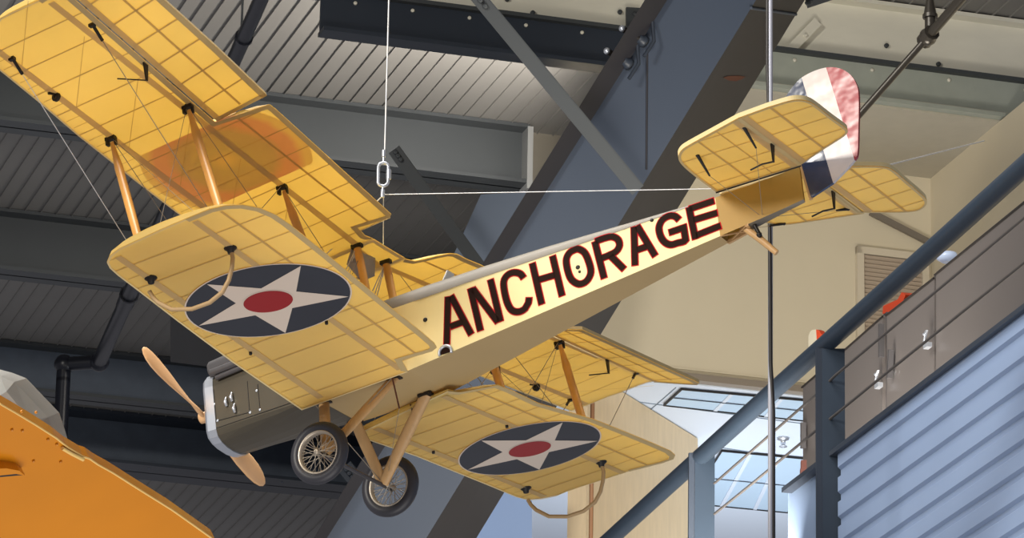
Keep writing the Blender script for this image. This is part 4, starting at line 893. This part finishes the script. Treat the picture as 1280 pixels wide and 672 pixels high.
cable([hk, a2w((-3.95, 0, 1.05))], .0019, 'long near-horizontal cable from quick link to the tailplane root')
cable([a2w((-4.7, -.6, 1.1)), at(1230, 176, 23)], .003, 'fine pale cable leading right from the far tailplane')
r0 = at(963, 300, 23); ROD = mat('grey_rod', sr(150, 152, 162), .4, metal=.1)
mb = MB(); mb.tube([r0 - UP * 5, r0 + UP * 4.8], .0115, 10); tag(build(mb, 'hanging_rod', ROD), 'grey vertical rod hanging behind the tailplane', 'rod')
mb = MB(); d_ = RCW @ [1, 0, 0]; mb.tube([r0 + UP * 4.8 - d_ * .012, r0 + UP * .9 - d_ * .014, r0 + UP * .62 - d_ * .006, r0 - UP * .6 + d_ * .0 - FW * .015, r0 - UP * .85 + d_ * .014, r0 - UP * 5 + d_ * .016], .0095, 8); tag(build(mb, 'black_cable', BLK), 'black electrical cable clipped along the grey rod', 'cable')
# ---- second aeroplane at lower left
ORG = mat('glossy_orange_yellow_wing', sr(206, 128, 14), .22, noise=.06, nscale=2, spec=.6)
sec = empty('yellow_monoplane', at(60, 600, 18)); tag(sec, 'glossy orange-yellow aeroplane wing with grey body at the lower left corner', 'airplane')
def s2(mb, nm, m): o = build(mb, nm, m, sec); o.matrix_parent_inverse = Matrix.Translation(-sec.location); return o
wo = [(-60, 468), (0, 504.5), (20, 516), (45, 531), (70, 547), (85, 559), (104, 570.5), (112, 573), (122, 580), (140, 590), (156, 600), (166, 606.5), (215, 637), (270, 676), (270, 760), (-60, 760)]
nw = nrm(RCW @ [.35, .65, -.55]); pw = at(80, 580, 18)
mb = MB(); P = [onp(x, y, pw, nw) for x, y in wo]; mb.prism(P, -nw * .06)
for px in ((28, 538), (15, 537), (45, 515), (42, 576), (76, 577), (60, 549), (27, 514), (71, 555)): mb.ball(onp(*px, pw + nw * .003, nw), .006, 0, 6)
s2(mb, 'wing', ORG)
mb = MB(); mb.tube([onp(x, y, pw + nw * .01, nw) for x, y in ((78, 560), (90, 567), (104, 574))], .008, 6); mb.tube([onp(x, y, pw + nw * .0, nw) for x, y in wo[1:14]], .004, 6); s2(mb, 'leading_edge_strip', mat('pale_edge', sr(240, 200, 120), .3))
mb = MB(); mb.prism([onp(x, y, pw + nw * .04, nw) for x, y in ((-20, 586), (8, 585), (24, 588), (31, 594), (20, 592), (-20, 596))], -nw * .05); s2(mb, 'access_flap', ORG)
mb = MB(); mb.prism([onp(x, y, pw + nw * .006, nw) for x, y in ((0, 587), (24, 588), (31, 593.5), (22, 594), (0, 596))], -nw * .004); s2(mb, 'wing_opening', BLK)
GR_ = mat('grey_satin_metal', sr(150, 150, 146), .5, noise=.06)
ho = [(-30, 462), (0, 470), (18, 477), (60, 521), (68, 545), (72, 560), (-30, 560)]; hb_ = [(-30, 500), (0, 494), (8, 489), (40, 527), (44, 533), (50, 560), (-30, 560)]
mb = MB(); A = [at(x, y, 18.9) for x, y in ho]; B2 = [at(x, y, 18.7) for x, y in hb_]; n = len(A); Bk = [p + FW * .5 for p in A]
mb.add(A + B2 + Bk, [[i, (i + 1) % n, n + (i + 1) % n, n + i] for i in range(n)] + [[n + i for i in range(n)]] + [[i, (i + 1) % n, 2 * n + (i + 1) % n, 2 * n + i] for i in range(n)], 0); s2(mb, 'engine_nacelle', GR_)
# ================================================================ light
wd = bpy.data.worlds.new('world'); bpy.context.scene.world = wd; wd.use_nodes = True
wd.node_tree.nodes['Background'].inputs[0].default_value = (.95, .93, 1.0, 1); wd.node_tree.nodes['Background'].inputs[1].default_value = WORLD
def area(name, loc, tgt, size, power, col):
    l = bpy.data.lights.new(name, 'AREA'); l.size = size; l.energy = power; l.color = col; o = bpy.data.objects.new(name, l); C.objects.link(o)
    o.location = tuple(loc); d = Vector(tuple(np.array(tgt) - np.array(loc))); o.rotation_euler = d.to_track_quat('-Z', 'Y').to_euler(); return o
pc_ = a2w((-1, 0, .5))
area('skylight', pc_ + np.array([-1.0, 0, 4.6]), pc_, 4, L_TOP, (1, .97, .92))
area('window_key', pc_ + np.array([-9, -11, 4.5]), pc_, 2.5, L_KEY, (1, .95, .86))
area('warm_bay', at(1020, 240, 26) - UP * 3 + np.array([0, 0, 0]), fp(1000, 290), 2.0, L_WALL, (1, .93, .82))
sl = bpy.data.lights.new('deck_fill_spot', 'SPOT'); sl.energy = L_BAY; sl.color = (1, .93, .84); sl.spot_size = math.radians(140); sl.spot_blend = .8; sl.shadow_soft_size = .25  # added lamp hidden behind the column to brighten deck and beam
so = bpy.data.objects.new('deck_fill_spot', sl); C.objects.link(so); so.location = tuple(w_(.46, -2.7, 13.3)); so.rotation_euler = Vector(tuple(w_(-.7, -1.2, ZC) - w_(.46, -2.7, 13.3))).to_track_quat('-Z', 'Y').to_euler()
area('underside_fill', pc_ - np.array([0, 3, 6.0]), pc_, 5, L_BOT, (1, .96, .9))  # added fill lamp under the wings; no floor is modelled to bounce light
area('lower_room', onz(920, 560, zc2) - UP * 2.2, onz(920, 560, zc2), 2.5, L_LOW, (.86, .93, 1))
sc = bpy.context.scene
sc.view_settings.view_transform = 'Standard'; sc.view_settings.look = 'None'; sc.view_settings.gamma = 1; sc.view_settings.use_curve_mapping = False
sc.view_settings.exposure = 0.0
